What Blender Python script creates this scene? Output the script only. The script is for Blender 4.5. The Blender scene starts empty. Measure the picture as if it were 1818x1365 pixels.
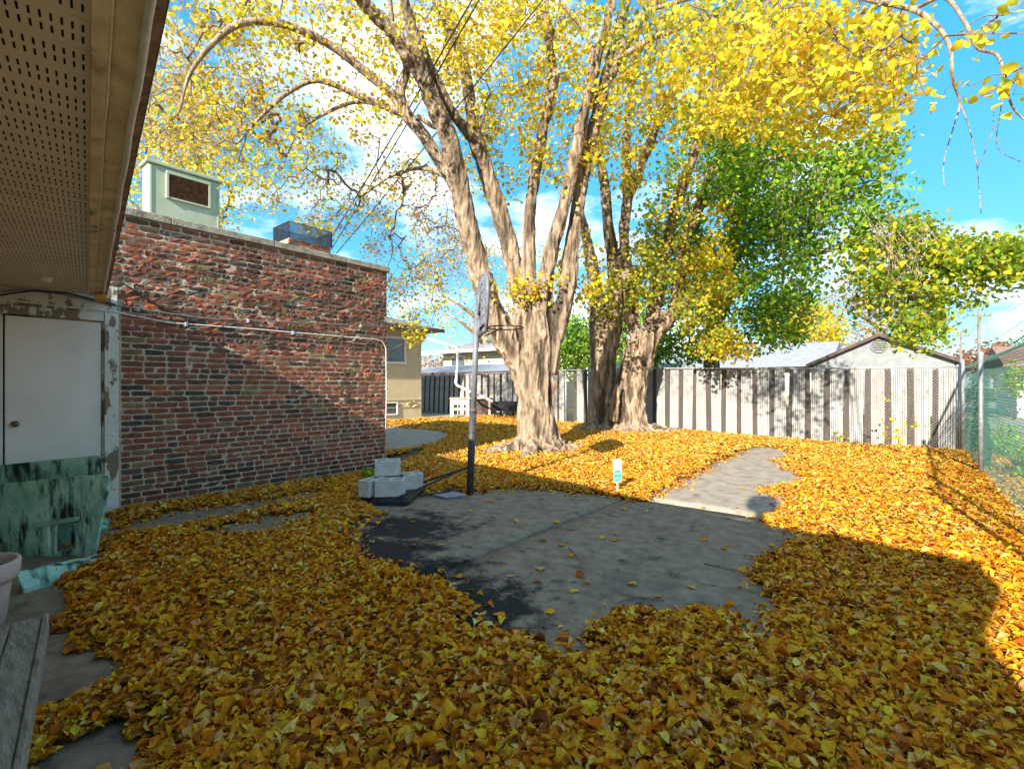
import bpy, bmesh, math, random
import numpy as np
from mathutils import Vector, Matrix, noise
random.seed(7); RS = np.random.RandomState(11)
S = bpy.context.scene
COL = S.collection
R = math.radians
# ------------------------------------------------------------------ camera, sky, sun, exposure
FPX, CX, HY, CAMZ = 868.0, 909.0, 686.0, 1.38
YAW = 39.3
fw = np.array([-math.sin(R(YAW)), math.cos(R(YAW))]); rt = np.array([math.cos(R(YAW)), math.sin(R(YAW))])
cd = bpy.data.cameras.new('camera'); cam = bpy.data.objects.new('camera', cd); COL.objects.link(cam)
cam.location = (0, 0, CAMZ); cam.rotation_euler = (R(90), 0, R(YAW))
cd.sensor_width = 36; cd.lens = FPX / 1818 * 36; cd.shift_y = 3.5 / 1818; cd.clip_start = .05; cd.clip_end = 1500
S.camera = cam
SUN_EL = 25.0
sdir = Vector((.17, -.985, 0)).normalized() * math.cos(R(SUN_EL)) + Vector((0, 0, math.sin(R(SUN_EL))))   # towards the sun
sd = bpy.data.lights.new('sun', 'SUN'); sun = bpy.data.objects.new('sun', sd); COL.objects.link(sun)
sd.energy = 2.85; sd.angle = R(.55); sd.color = (1, .93, .82)
sun.rotation_euler = sdir.to_track_quat('Z', 'Y').to_euler(); sun.location = (0, 0, 30)
W = bpy.data.worlds.new('World'); S.world = W; W.use_nodes = True
wn = W.node_tree; wn.nodes.clear()
wo = wn.nodes.new('ShaderNodeOutputWorld'); wb = wn.nodes.new('ShaderNodeBackground')
sky = wn.nodes.new('ShaderNodeTexSky'); sky.sky_type = 'NISHITA'; sky.sun_disc = False
sky.sun_elevation = R(SUN_EL); sky.sun_rotation = math.atan2(sdir.x, sdir.y); sky.ozone_density = 1.0; sky.air_density = 1.0; sky.dust_density = .3
hs = wn.nodes.new('ShaderNodeHueSaturation'); hs.inputs['Saturation'].default_value = 1.25; hs.inputs['Hue'].default_value = .484; hs.inputs['Value'].default_value = 1.15
tc = wn.nodes.new('ShaderNodeTexCoord'); mp = wn.nodes.new('ShaderNodeMapping'); mp.inputs['Scale'].default_value = (1.6, 1.6, 4.0); mp.inputs['Location'].default_value = (0, 0, 0)
nz = wn.nodes.new('ShaderNodeTexNoise'); nz.inputs['Scale'].default_value = 1.9; nz.inputs['Detail'].default_value = 8; nz.inputs['Roughness'].default_value = .62
cr = wn.nodes.new('ShaderNodeValToRGB'); cr.color_ramp.elements[0].position = .48; cr.color_ramp.elements[1].position = .72
cr.color_ramp.elements[0].color = (0, 0, 0, 1); cr.color_ramp.elements[1].color = (.85, .85, .85, 1)
mx = wn.nodes.new('ShaderNodeMix'); mx.data_type = 'RGBA'; mx.inputs['B'].default_value = (4.4, 4.0, 3.5, 1)  # cloud white; extra clouds added across the sky for neutral fill light
cp = wn.nodes.new('ShaderNodeMix'); cp.data_type = 'RGBA'; cp.blend_type = 'DARKEN'; cp.inputs['Factor'].default_value = .86; cp.inputs['B'].default_value = (.06, .76, 1.58, 1)
wn.links.new(sky.outputs[0], hs.inputs['Color']); wn.links.new(tc.outputs['Generated'], mp.inputs[0]); wn.links.new(mp.outputs[0], nz.inputs['Vector'])
wn.links.new(nz.outputs['Fac'], cr.inputs[0]); wn.links.new(cr.outputs[0], mx.inputs['Factor']); wn.links.new(hs.outputs[0], cp.inputs['A']); wn.links.new(cp.outputs['Result'], mx.inputs['A'])
wn.links.new(mx.outputs['Result'], wb.inputs[0]); wb.inputs[1].default_value = .15; wn.links.new(wb.outputs[0], wo.inputs[0])
S.view_settings.view_transform = 'Standard'; S.view_settings.look = 'None'; S.view_settings.gamma = 1
S.view_settings.use_curve_mapping = False; S.view_settings.exposure = 2.08
S.render.engine = 'CYCLES'

# ------------------------------------------------------------------ measuring helpers (photo pixel + distance -> world point)
def ray(u, v):
    a = (u - CX) / FPX; b = (HY - v) / FPX
    return np.array([fw[0] + a * rt[0], fw[1] + a * rt[1], b])
C0 = np.array([0, 0, CAMZ])
def at(u, v, d): return C0 + ray(u, v) * d
def atg(u, v, z=0.0):
    r = ray(u, v); return C0 + r * ((z - CAMZ) / r[2])
def atX(u, v, X): r = ray(u, v); return C0 + r * (X / r[0])
def atY(u, v, Y): r = ray(u, v); return C0 + r * (Y / r[1])
E3 = Vector((-.9855, .1699, 0)); N3 = Vector((.1699, .9855, 0))
def en(s, n, z): return tuple(E3 * s + N3 * n + Vector((0, 0, z)))
def sst(x): x = np.clip(x, 0, 1); return x * x * (3 - 2 * x)
def gz(x, y): return .12 * sst((np.asarray(y, float) - 6.5) / 6.5) * sst((-np.asarray(x, float) - .5) / 6.5)

# ------------------------------------------------------------------ object helpers
def thing(name, label, cat, loc=(0, 0, 0), rz=0, group=None):
    o = bpy.data.objects.new(name, None); COL.objects.link(o); o.location = loc; o.rotation_euler = (0, 0, rz); o.empty_display_size = .1
    o['label'] = label; o['category'] = cat
    if group: o['group'] = group
    return o
def tag(o, label=None, cat=None, group=None, kind=None):
    for k, v in (('label', label), ('category', cat), ('group', group), ('kind', kind)):
        if v: o[k] = v
    return o
def bake_parent(o, parent):
    o.parent = parent
    if parent is not None:
        chain = Matrix.Identity(4); p = parent
        while p: chain = (p.matrix_parent_inverse if p.parent else Matrix.Identity(4)) @ p.matrix_basis @ chain; p = p.parent
        o.matrix_parent_inverse = chain.inverted()
class MB:
    """collects geometry in WORLD coordinates and links it as one mesh object"""
    def __init__(s): s.v = []; s.f = []; s.c = []; s.smooth = []
    def add(s, vs, fs, col=None, smooth=False):
        k = len(s.v); s.v += [tuple(map(float, p)) for p in vs]; s.f += [tuple(i + k for i in f) for f in fs]
        s.smooth += [smooth] * len(fs)
        if col is not None: s.c += [tuple(col)] * len(vs)
        elif s.c: s.c += [(1, 1, 1)] * len(vs)
    def box(s, lo, hi, ax=None, org=(0, 0, 0), bev=0, col=None):
        """axis box, or a box in the frame ax=(X,Y,Z) at org; bev chamfers all edges"""
        (x0, y0, z0), (x1, y1, z1) = lo, hi
        if bev <= 0:
            vs = [(x, y, z) for z in (z0, z1) for y in (y0, y1) for x in (x0, x1)]
            fs = [(0, 2, 3, 1), (4, 5, 7, 6), (0, 1, 5, 4), (2, 6, 7, 3), (0, 4, 6, 2), (1, 3, 7, 5)]
        else:
            b = min(bev, (x1 - x0) * .45, (y1 - y0) * .45, (z1 - z0) * .45)
            bm = bmesh.new(); bmesh.ops.create_cube(bm, size=1)
            for w in bm.verts: w.co = ((x0 + x1) / 2 + w.co.x * (x1 - x0), (y0 + y1) / 2 + w.co.y * (y1 - y0), (z0 + z1) / 2 + w.co.z * (z1 - z0))
            bmesh.ops.bevel(bm, geom=bm.edges[:], offset=b, segments=1, affect='EDGES')
            bm.verts.index_update(); vs = [tuple(w.co) for w in bm.verts]; fs = [tuple(w.index for w in f.verts) for f in bm.faces]; bm.free()
        if ax is not None:
            A = [Vector(a) for a in ax]; o = Vector(org); vs = [tuple(o + A[0] * p[0] + A[1] * p[1] + A[2] * p[2]) for p in vs]
        else: vs = [(p[0] + org[0], p[1] + org[1], p[2] + org[2]) for p in vs]
        s.add(vs, fs, col); return s
    def tube(s, pts, rad, n=8, cap=True, col=None, smooth=True):
        pts = [Vector(p) for p in pts]; rad = rad if isinstance(rad, (list, tuple)) else [rad] * len(pts)
        vs = []; up = Vector((0, 0, 1)); side = None
        for i, p in enumerate(pts):
            t = (pts[min(i + 1, len(pts) - 1)] - pts[max(i - 1, 0)]).normalized()
            if side is None: side = t.cross(up) if abs(t.z) < .95 else t.cross(Vector((1, 0, 0)))
            side = (side - t * side.dot(t)).normalized(); w = t.cross(side)
            for k in range(n):
                a = 2 * math.pi * k / n; vs.append(p + (side * math.cos(a) + w * math.sin(a)) * rad[i])
        fs = [(i * n + k, i * n + (k + 1) % n, (i + 1) * n + (k + 1) % n, (i + 1) * n + k) for i in range(len(pts) - 1) for k in range(n)]
        if cap: fs += [tuple(range(n))[::-1], tuple((len(pts) - 1) * n + k for k in range(n))]
        s.add(vs, fs, col, smooth); return s
    def prism(s, outline, h, ax=((1, 0, 0), (0, 1, 0), (0, 0, 1)), org=(0, 0, 0), col=None):
        n = len(outline); A = [Vector(a) for a in ax]; o = Vector(org)
        vs = [o + A[0] * x + A[1] * y for x, y in outline] + [o + A[0] * x + A[1] * y + A[2] * h for x, y in outline]
        s.add(vs, [tuple(range(n))[::-1], tuple(range(n, 2 * n))] + [(i, (i + 1) % n, n + (i + 1) % n, n + i) for i in range(n)], col); return s
    def lathe(s, prof, c, n=24, col=None):
        vs = [(c[0] + r * math.cos(2 * math.pi * k / n), c[1] + r * math.sin(2 * math.pi * k / n), c[2] + z) for r, z in prof for k in range(n)]
        s.add(vs, [(i * n + k, i * n + (k + 1) % n, (i + 1) * n + (k + 1) % n, (i + 1) * n + k) for i in range(len(prof) - 1) for k in range(n)], col, True); return s
    def build(s, name, mat, parent=None, fix=True):
        me = bpy.data.meshes.new(name); me.from_pydata(s.v, [], s.f)
        if any(s.smooth): me.polygons.foreach_set('use_smooth', s.smooth)
        if s.c:
            at_ = me.color_attributes.new('tint', 'FLOAT_COLOR', 'POINT')
            a = np.ones((len(s.v), 4), 'f'); a[:, :3] = np.array(s.c); at_.data.foreach_set('color', a.ravel())
        if fix:
            bm = bmesh.new(); bm.from_mesh(me); bmesh.ops.recalc_face_normals(bm, faces=bm.faces[:]); bm.to_mesh(me); bm.free()
        me.materials.append(mat); o = bpy.data.objects.new(name, me); COL.objects.link(o)
        if parent is not None: bake_parent(o, parent)
        return o
def np_mesh(name, V, F, mat, parent=None, tint=None, smooth=False):
    """V (n,3), F (m,k) of equal polygon size, numpy fast path"""
    me = bpy.data.meshes.new(name); V = np.ascontiguousarray(V, 'f'); F = np.ascontiguousarray(F, 'i'); k = F.shape[1]
    me.vertices.add(len(V)); me.vertices.foreach_set('co', V.ravel())
    me.loops.add(F.size); me.loops.foreach_set('vertex_index', F.ravel())
    me.polygons.add(len(F)); me.polygons.foreach_set('loop_start', np.arange(0, F.size, k, dtype='i')); me.polygons.foreach_set('loop_total', np.full(len(F), k, 'i'))
    if smooth: me.polygons.foreach_set('use_smooth', np.ones(len(F), bool))
    if tint is not None:
        a = np.ones((len(V), 4), 'f'); a[:, :3] = tint
        ca = me.color_attributes.new('tint', 'FLOAT_COLOR', 'POINT'); ca.data.foreach_set('color', a.ravel())
    me.update(calc_edges=True); me.materials.append(mat)
    o = bpy.data.objects.new(name, me); COL.objects.link(o)
    if parent is not None: bake_parent(o, parent)
    return o

# ------------------------------------------------------------------ materials
def mat(name, cols, scale=6, rough=.8, bump=.3, bscale=None, stretch=(1, 1, 1), attr=False, detail=8, metal=0, pos=None, dirt=None, trans=0, spec=.3, bdist=.02, patch=None):
    """noise-driven colour ramp, optional tint attribute, optional dirt noise (colour, scale, threshold), optional peeling patches"""
    m = bpy.data.materials.new(name); m.use_nodes = True; nt = m.node_tree; N = nt.nodes; L = nt.links
    b = N['Principled BSDF']; b.inputs['Roughness'].default_value = rough; b.inputs['Metallic'].default_value = metal
    b.inputs['Specular IOR Level'].default_value = spec
    t = N.new('ShaderNodeTexCoord'); mpn = N.new('ShaderNodeMapping'); mpn.inputs['Scale'].default_value = stretch; L.new(t.outputs['Object'], mpn.inputs[0])
    n1 = N.new('ShaderNodeTexNoise'); n1.inputs['Scale'].default_value = scale; n1.inputs['Detail'].default_value = detail; n1.inputs['Roughness'].default_value = .62
    L.new(mpn.outputs[0], n1.inputs['Vector'])
    r = N.new('ShaderNodeValToRGB'); L.new(n1.outputs['Fac'], r.inputs[0])
    k = len(cols); ps = pos or [(.34 + .32 * i / max(1, k - 1)) for i in range(k)]
    els = r.color_ramp.elements
    while len(els) < k: els.new(.5)
    for e, p, c in zip(els, ps, cols): e.position = p; e.color = (*c, 1)
    out = r.outputs[0]
    if attr:
        an = N.new('ShaderNodeAttribute'); an.attribute_name = 'tint'
        mu = N.new('ShaderNodeMix'); mu.data_type = 'RGBA'; mu.blend_type = 'MULTIPLY'; mu.inputs['Factor'].default_value = 1
        L.new(out, mu.inputs['A']); L.new(an.outputs['Color'], mu.inputs['B']); out = mu.outputs['Result']
    for dd in ([dirt] if dirt else []) + ([patch] if patch else []):
        c, sc, th = dd[:3]; sh = dd[3] if len(dd) > 3 else .1; st = dd[4] if len(dd) > 4 else (1, 1, 1)
        m2 = N.new('ShaderNodeMapping'); m2.inputs['Scale'].default_value = st; m2.inputs['Location'].default_value = (3.1, 7.7, 1.3); L.new(t.outputs['Object'], m2.inputs[0])
        n2 = N.new('ShaderNodeTexNoise'); n2.inputs['Scale'].default_value = sc; n2.inputs['Detail'].default_value = 9; n2.inputs['Roughness'].default_value = .65
        L.new(m2.outputs[0], n2.inputs['Vector'])
        r2 = N.new('ShaderNodeValToRGB'); r2.color_ramp.elements[0].position = th; r2.color_ramp.elements[1].position = min(1, th + sh)
        L.new(n2.outputs['Fac'], r2.inputs[0])
        mu = N.new('ShaderNodeMix'); mu.data_type = 'RGBA'; mu.inputs['B'].default_value = (*c, 1)
        L.new(out, mu.inputs['A']); L.new(r2.outputs[0], mu.inputs['Factor']); out = mu.outputs['Result']
    L.new(out, b.inputs['Base Color'])
    if bump:
        n3 = N.new('ShaderNodeTexNoise'); n3.inputs['Scale'].default_value = bscale or scale * 4; n3.inputs['Detail'].default_value = 8; n3.inputs['Roughness'].default_value = .6; L.new(mpn.outputs[0], n3.inputs['Vector'])
        bu = N.new('ShaderNodeBump'); bu.inputs['Strength'].default_value = bump; bu.inputs['Distance'].default_value = bdist
        L.new(n3.outputs['Fac'], bu.inputs['Height']); L.new(bu.outputs[0], b.inputs['Normal'])
    if trans:
        tr = N.new('ShaderNodeBsdfTranslucent'); L.new(out, tr.inputs[0]); ms = N.new('ShaderNodeMixShader'); ms.inputs[0].default_value = trans
        L.new(b.outputs[0], ms.inputs[1]); L.new(tr.outputs[0], ms.inputs[2]); L.new(ms.outputs[0], N['Material Output'].inputs['Surface'])
    return m
M = {}
M['ground'] = mat('lawn_soil', [(.07, .05, .025), (.13, .11, .04), (.09, .10, .03)], 2.5, .95, .5, 30)
M['bed'] = mat('leaf_bed', [(.08, .035, .012), (.34, .16, .03), (.48, .27, .045)], 26, .9, 1.0, 45, bdist=.03)
M['leafg'] = mat('fallen_leaf', [(.75, .68, .6), (1, 1, 1)], 40, .75, .25, 60, attr=True, trans=.18, spec=.12)
M['leaft'] = mat('tree_leaf', [(.85, .85, .8), (1.0, 1, 1)], 15, .6, 0, attr=True, trans=.5, spec=.2)
M['concrete'] = mat('old_concrete', [(.175, .120, .074), (.24, .17, .110), (.30, .222, .148)], 9, .9, .6, 80, bdist=.008, dirt=((.10, .078, .058), 1.6, .54, .3))
M['mortar'] = mat('mortar', [(.42, .32, .21), (.58, .46, .32)], 30, .95, .8, 60, dirt=((.22, .15, .10), 2.2, .58, .2))
M['brick'] = mat('brick', [(.55, .5, .5), (1, 1, 1), (1.15, 1.1, 1.05)], 22, .85, .8, 55, attr=True, bdist=.012, dirt=((.42, .35, .29), 9, .66, .08))
M['coping'] = mat('coping_concrete', [(.16, .13, .09), (.30, .26, .19), (.36, .32, .25)], 9, .95, .7, 50)
M['mint'] = mat('mint_paint', [(.34, .39, .26), (.44, .48, .34)], 3, .5, .15, dirt=((.30, .20, .09), 4.5, .60, .12, (1, 1, .4)))
M['rust'] = mat('rusty_grille', [(.12, .07, .045), (.34, .20, .12)], 20, .8, .3)
M['blackmetal'] = mat('black_metal', [(.012, .014, .02), (.03, .034, .045)], 12, .5, .1)
M['plastic'] = mat('black_plastic', [(.016, .016, .018), (.045, .043, .04)], 8, .55, .2)
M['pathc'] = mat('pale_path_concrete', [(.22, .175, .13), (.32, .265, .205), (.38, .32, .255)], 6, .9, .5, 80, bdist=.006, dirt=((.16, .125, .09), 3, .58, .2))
M['soffit'] = mat('tan_soffit', [(.60, .49, .36), (.70, .58, .44)], 2, .55, .06, dirt=((.44, .33, .21), 2.4, .62, .2))
M['trimwood'] = mat('stained_trim', [(.56, .42, .25), (.80, .66, .45)], 7, .8, .5, 50, stretch=(1, 1, 1), dirt=((.16, .09, .045), 4.5, .56, .14, (1, 1, 1)))
M['bead'] = mat('chalky_bead', [(.6, .56, .48), (.75, .72, .66)], 20, .7, .3, dirt=((.25, .14, .07), 9, .6, .1))
M['dark'] = mat('hollow_shade', [(.02, .017, .014), (.03, .025, .02)], 5, .95, 0)  # near-black colour stands for the shade in hollows behind slots and vents
M['shingle'] = mat('grey_shingle', [(.13, .14, .15), (.24, .25, .27)], 9, .95, .6, 70)
M['whitedoor'] = mat('white_door', [(.68, .58, .48), (.78, .68, .57)], 1.5, .45, .08, 30, dirt=((.35, .27, .18), 7, .70, .06))
M['peel'] = mat('peeling_white', [(.56, .52, .42), (.66, .62, .52)], 3, .6, .5, 25, patch=((.20, .145, .085), 5.5, .55, .015, (1, 1, .55)), dirt=((.36, .29, .18), 3, .6, .1))
M['brass'] = mat('old_brass', [(.10, .07, .03), (.25, .19, .08)], 30, .35, .1, metal=.8)
M['greenwood'] = mat('weathered_green', [(.22, .44, .31), (.38, .62, .47), (.50, .72, .57)], 5, .8, .6, 45, stretch=(1, 1, 1), dirt=((.018, .028, .020), 5.2, .475, .12, (1.8, 1.8, .5)))
M['mintwood'] = mat('pale_green_wood', [(.22, .36, .25), (.36, .50, .38)], 9, .8, .5, 40, dirt=((.05, .07, .05), 6, .6, .1))
M['pot'] = mat('pink_clay_pot', [(.48, .34, .28), (.58, .44, .37)], 4, .7, .2, dirt=((.3, .2, .14), 6, .64, .1))
M['soil'] = mat('potting_soil', [(.03, .02, .012), (.09, .055, .03)], 30, .95, 1, 60)
M['oldplank'] = mat('bleached_plank', [(.17, .14, .10), (.30, .255, .19), (.38, .33, .26)], 9, .85, .7, 22, stretch=(1.2, 7, 7), dirt=((.07, .05, .03), 6, .64, .1))
M['orangewood'] = mat('raw_wood', [(.5, .24, .05), (.62, .32, .08)], 8, .7, .3)
M['conduit'] = mat('grey_conduit', [(.17, .16, .15), (.30, .28, .26)], 12, .45, .1, metal=.3)
M['cable'] = mat('dark_cable', [(.02, .017, .015), (.05, .04, .035)], 10, .6, 0)
M['block'] = mat('cinder_block', [(.46, .41, .35), (.62, .56, .49)], 12, .95, .7, 90, bdist=.006, dirt=((.25, .24, .22), 7, .6, .1))
M['polelo'] = mat('pole_dark', [(.035, .032, .034), (.085, .075, .07)], 18, .5, .2, dirt=((.22, .13, .08), 11, .64, .08))
M['polehi'] = mat('pole_grey', [(.13, .135, .15), (.20, .205, .22)], 18, .45, .2)
M['board'] = mat('backboard_grey', [(.20, .21, .23), (.28, .29, .31)], 10, .5, .1)
M['rim'] = mat('rusty_rim', [(.06, .025, .018), (.14, .05, .03)], 20, .6, .1)
M['bark'] = mat('bark', [(.12, .078, .050), (.36, .26, .17), (.54, .41, .285)], 11, .95, 1.0, 17, stretch=(1.5, 1.5, .28), bdist=.07, pos=[.36, .5, .66], dirt=((.10, .065, .04), 2.3, .57, .2))
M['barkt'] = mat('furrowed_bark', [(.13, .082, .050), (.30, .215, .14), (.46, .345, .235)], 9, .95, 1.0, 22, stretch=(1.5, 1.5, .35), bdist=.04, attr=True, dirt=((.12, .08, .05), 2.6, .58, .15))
M['twig'] = mat('twig', [(.12, .085, .06), (.24, .18, .13)], 8, .9, 0)
M['slatw'] = mat('white_slat', [(.40, .395, .37), (.56, .55, .52)], 3, .6, .2, 20, attr=True, dirt=((.19, .17, .14), 4, .53, .15, (1, 1, .5)))
M['slatb'] = mat('brown_slat', [(.045, .028, .02), (.085, .055, .038)], 8, .7, .2)
M['galv'] = mat('galvanised', [(.26, .27, .27), (.42, .43, .42)], 14, .5, .15, metal=.35)
M['wire'] = mat('fence_wire', [(.20, .21, .21), (.34, .35, .34)], 30, .5, 0, metal=.3)
M['greenwire'] = mat('green_wire', [(.05, .14, .115), (.09, .20, .165)], 20, .5, 0)
M['screen'] = mat('green_screen', [(.012, .14, .105), (.03, .26, .19)], 5, .6, .2, trans=.25)
M['stucco'] = mat('yellow_stucco', [(.58, .46, .27), (.66, .53, .33)], 3, .9, .6, 120, bdist=.006)
M['stucco2'] = mat('cream_stucco', [(.60, .52, .34), (.68, .60, .42)], 3, .9, .4, 80)
M['whitepaint'] = mat('white_paint', [(.68, .67, .64), (.78, .77, .74)], 4, .5, .1)
M['glass'] = mat('window_glass', [(.05, .06, .055), (.10, .11, .10)], 2, .08, 0, spec=.8)
M['browntrim'] = mat('brown_trim', [(.07, .04, .035), (.12, .075, .06)], 5, .7, .2)
M['paleroof'] = mat('pale_roof', [(.22, .225, .25), (.32, .325, .35)], 4, .9, .4, 40)
M['greysiding'] = mat('grey_siding', [(.20, .205, .20), (.27, .275, .27)], 3, .8, .2)
M['poleold'] = mat('weathered_pole', [(.16, .13, .11), (.26, .22, .19)], 7, .9, .5, stretch=(3, 3, .4))
M['signw'] = mat('sign_white', [(.75, .75, .74), (.80, .80, .79)], 5, .4, 0)
M['signg'] = mat('sign_green', [(.02, .30, .16), (.03, .36, .20)], 5, .4, 0)
M['signgrey'] = mat('sign_grey_print', [(.42, .44, .46), (.48, .50, .52)], 5, .4, 0)
M['gravel'] = mat('pale_gravel', [(.28, .24, .18), (.48, .42, .33)], 40, .95, 1, 60)
M['palewood'] = mat('pale_wood', [(.50, .40, .29), (.66, .56, .44)], 8, .8, .4, stretch=(1, 1, 4))
M['brownroof'] = mat('brown_roof', [(.22, .13, .09), (.34, .21, .15)], 7, .95, .4, 50)
M['barkfar'] = M['twig']
# stained, mossy patch on the old slab (its own shape, low-frequency noise round two spots)
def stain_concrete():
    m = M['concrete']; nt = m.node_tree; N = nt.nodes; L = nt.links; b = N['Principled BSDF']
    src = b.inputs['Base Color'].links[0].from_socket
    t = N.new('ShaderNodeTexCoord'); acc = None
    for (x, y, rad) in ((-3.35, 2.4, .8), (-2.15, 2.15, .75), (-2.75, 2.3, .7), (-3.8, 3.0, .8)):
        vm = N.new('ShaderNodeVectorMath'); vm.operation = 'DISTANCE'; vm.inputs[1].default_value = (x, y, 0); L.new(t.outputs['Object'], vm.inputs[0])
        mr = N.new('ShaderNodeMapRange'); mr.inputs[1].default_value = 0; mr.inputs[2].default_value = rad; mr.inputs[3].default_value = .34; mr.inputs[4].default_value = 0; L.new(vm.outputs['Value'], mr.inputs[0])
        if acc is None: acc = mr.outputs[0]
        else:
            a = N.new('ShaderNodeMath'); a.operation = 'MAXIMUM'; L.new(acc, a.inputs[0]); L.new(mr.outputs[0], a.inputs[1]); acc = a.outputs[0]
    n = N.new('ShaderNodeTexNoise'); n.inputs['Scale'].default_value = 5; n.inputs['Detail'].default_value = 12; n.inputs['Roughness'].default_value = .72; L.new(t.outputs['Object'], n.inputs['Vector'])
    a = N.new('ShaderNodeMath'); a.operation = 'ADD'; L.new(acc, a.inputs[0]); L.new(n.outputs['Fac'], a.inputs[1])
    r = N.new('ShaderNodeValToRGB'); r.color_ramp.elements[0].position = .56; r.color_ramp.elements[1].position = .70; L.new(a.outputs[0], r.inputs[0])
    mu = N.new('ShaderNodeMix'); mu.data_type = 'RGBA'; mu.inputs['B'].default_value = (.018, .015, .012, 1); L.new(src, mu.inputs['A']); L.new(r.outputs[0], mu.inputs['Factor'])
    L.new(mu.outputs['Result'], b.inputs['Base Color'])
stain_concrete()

# ------------------------------------------------------------------ GROUND
def axis(*seg):
    a = []
    for lo, hi, st in seg: a += list(np.arange(lo, hi, st))
    return np.array(a + [seg[-1][1]])
xs = axis((-400, -60, 40), (-60, -22, 4), (-22, 3, .5), (3, 30, 3), (30, 400, 40)); ys = axis((-400, -20, 40), (-20, -2, 3), (-2, 16, .5), (16, 60, 4), (60, 600, 40))
X, Y = np.meshgrid(xs, ys); Z = gz(X, Y) - .012
nx, ny = len(xs), len(ys); idx = np.arange(nx * ny).reshape(ny, nx)
F = np.stack([idx[:-1, :-1], idx[:-1, 1:], idx[1:, 1:], idx[1:, :-1]], -1).reshape(-1, 4)
tag(np_mesh('ground', np.stack([X, Y, Z], -1).reshape(-1, 3), F, M['ground'], smooth=True), kind='structure')
# concrete slabs laid side by side with an open joint
def slab(name, x0, x1, y0, y1, z=.02, m='concrete'):
    nxs = max(2, int((x1 - x0) / .25)); nys = max(2, int((y1 - y0) / .25)); mb = MB()
    g = [[(x0 + (x1 - x0) * i / nxs, y0 + (y1 - y0) * j / nys) for i in range(nxs + 1)] for j in range(nys + 1)]
    vs = [(x, y, z + float(gz(x, y)) - (.006 if (i in (0, nxs) or j in (0, nys)) else 0) + .003 * noise.noise(Vector((x, y, 0)))) for j, row in enumerate(g) for i, (x, y) in enumerate(row)]
    fs = [(j * (nxs + 1) + i, j * (nxs + 1) + i + 1, (j + 1) * (nxs + 1) + i + 1, (j + 1) * (nxs + 1) + i) for j in range(nys) for i in range(nxs)]
    k = len(vs); rim = [i for i in range(nxs + 1)] + [j * (nxs + 1) + nxs for j in range(1, nys + 1)] + [nys * (nxs + 1) + i for i in range(nxs - 1, -1, -1)] + [j * (nxs + 1) for j in range(nys - 1, 0, -1)]
    vs += [(vs[i][0], vs[i][1], vs[i][2] - .08) for i in rim]; n = len(rim)
    fs += [(rim[i], rim[(i + 1) % n], k + (i + 1) % n, k + i) for i in range(n)]
    mb.add(vs, fs, None, True); return tag(mb.build(name, M[m]), kind='structure')
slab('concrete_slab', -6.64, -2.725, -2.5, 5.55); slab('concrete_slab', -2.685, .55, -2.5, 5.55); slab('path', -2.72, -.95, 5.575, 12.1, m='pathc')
def poly_ground(name, px, m, z): 
    pts = [atg(u, v, .05)[:2] for u, v in px]; mb = MB()
    vs = [(x, y, float(gz(x, y)) + z) for x, y in pts] + [(x, y, float(gz(x, y)) - .05) for x, y in pts]; n = len(pts)
    mb.add(vs, [tuple(range(n))] + [(i, (i + 1) % n, n + (i + 1) % n, n + i) for i in range(n)]); return tag(mb.build(name, m), kind='structure')
patio_px = [(560, 810), (690, 800), (735, 794), (800, 777), (790, 768), (700, 760), (600, 757)]
gravel_px = [(600, 756), (690, 751), (760, 748), (830, 747), (850, 741), (800, 736), (600, 738)]
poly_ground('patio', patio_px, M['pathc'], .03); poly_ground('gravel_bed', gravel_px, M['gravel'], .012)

# ------------------------------------------------------------------ LEAF LITTER
bare_px = [
 [(622, 936), (700, 902), (760, 884), (850, 874), (950, 871), (1020, 880), (1095, 886), (1130, 893), (1175, 878), (1215, 855), (1258, 826), (1330, 797), (1385, 800), (1412, 812), (1372, 822), (1400, 838), (1440, 856),
  (1372, 868), (1352, 878), (1402, 888), (1385, 905), (1352, 928), (1362, 938), (1440, 957), (1452, 966), (1400, 985), (1362, 1012), (1350, 1052), (1382, 1068), (1412, 1082), (1385, 1112), (1405, 1160), (1345, 1150),
  (1330, 1112), (1240, 1096), (1130, 1104), (1058, 1132), (1050, 1192), (955, 1198), (938, 1146), (895, 1122), (835, 1126), (800, 1090), (762, 1062), (722, 1026), (628, 1012), (618, 968)],
 [(170, 952), (300, 914), (420, 898), (570, 874), (560, 890), (440, 918), (330, 940), (230, 956)],
 [(355, 956), (400, 936), (480, 922), (565, 908), (556, 928), (460, 946), (385, 962)],
 [(-150, 1010), (60, 1010), (120, 1035), (150, 1075), (118, 1120), (150, 1165), (195, 1215), (150, 1250), (75, 1280), (-150, 1300)],
 [(90, 1345), (190, 1325), (262, 1362), (250, 1420), (60, 1420)],
 [(1268, 1232), (1322, 1226), (1334, 1262), (1292, 1276)],
 [(-150, 905), (150, 905), (200, 930), (182, 985), (205, 1000), (60, 1052), (-150, 1060)], [(636, 868), (640, 900), (660, 912), (728, 912), (752, 888), (764, 850), (700, 838), (650, 850)],
 patio_px, gravel_px, [(686, 812), (735, 800), (760, 797), (720, 820), (700, 832), (686, 834)]]
bare = [np.array([atg(u, v)[:2] for u, v in p]) for p in bare_px]
for i in (8, 9): bare[i] = np.array([atg(u, v, .05)[:2] for u, v in bare_px[i]])
def inpoly(x, y, P):
    r = np.zeros(x.shape, bool); n = len(P)
    for i in range(n):
        x0, y0 = P[i]; x1, y1 = P[(i + 1) % n]
        if y0 == y1: continue
        c = ((y0 > y) != (y1 > y)) & (x < (x1 - x0) * (y - y0) / (y1 - y0) + x0); r ^= c
    return r
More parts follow.
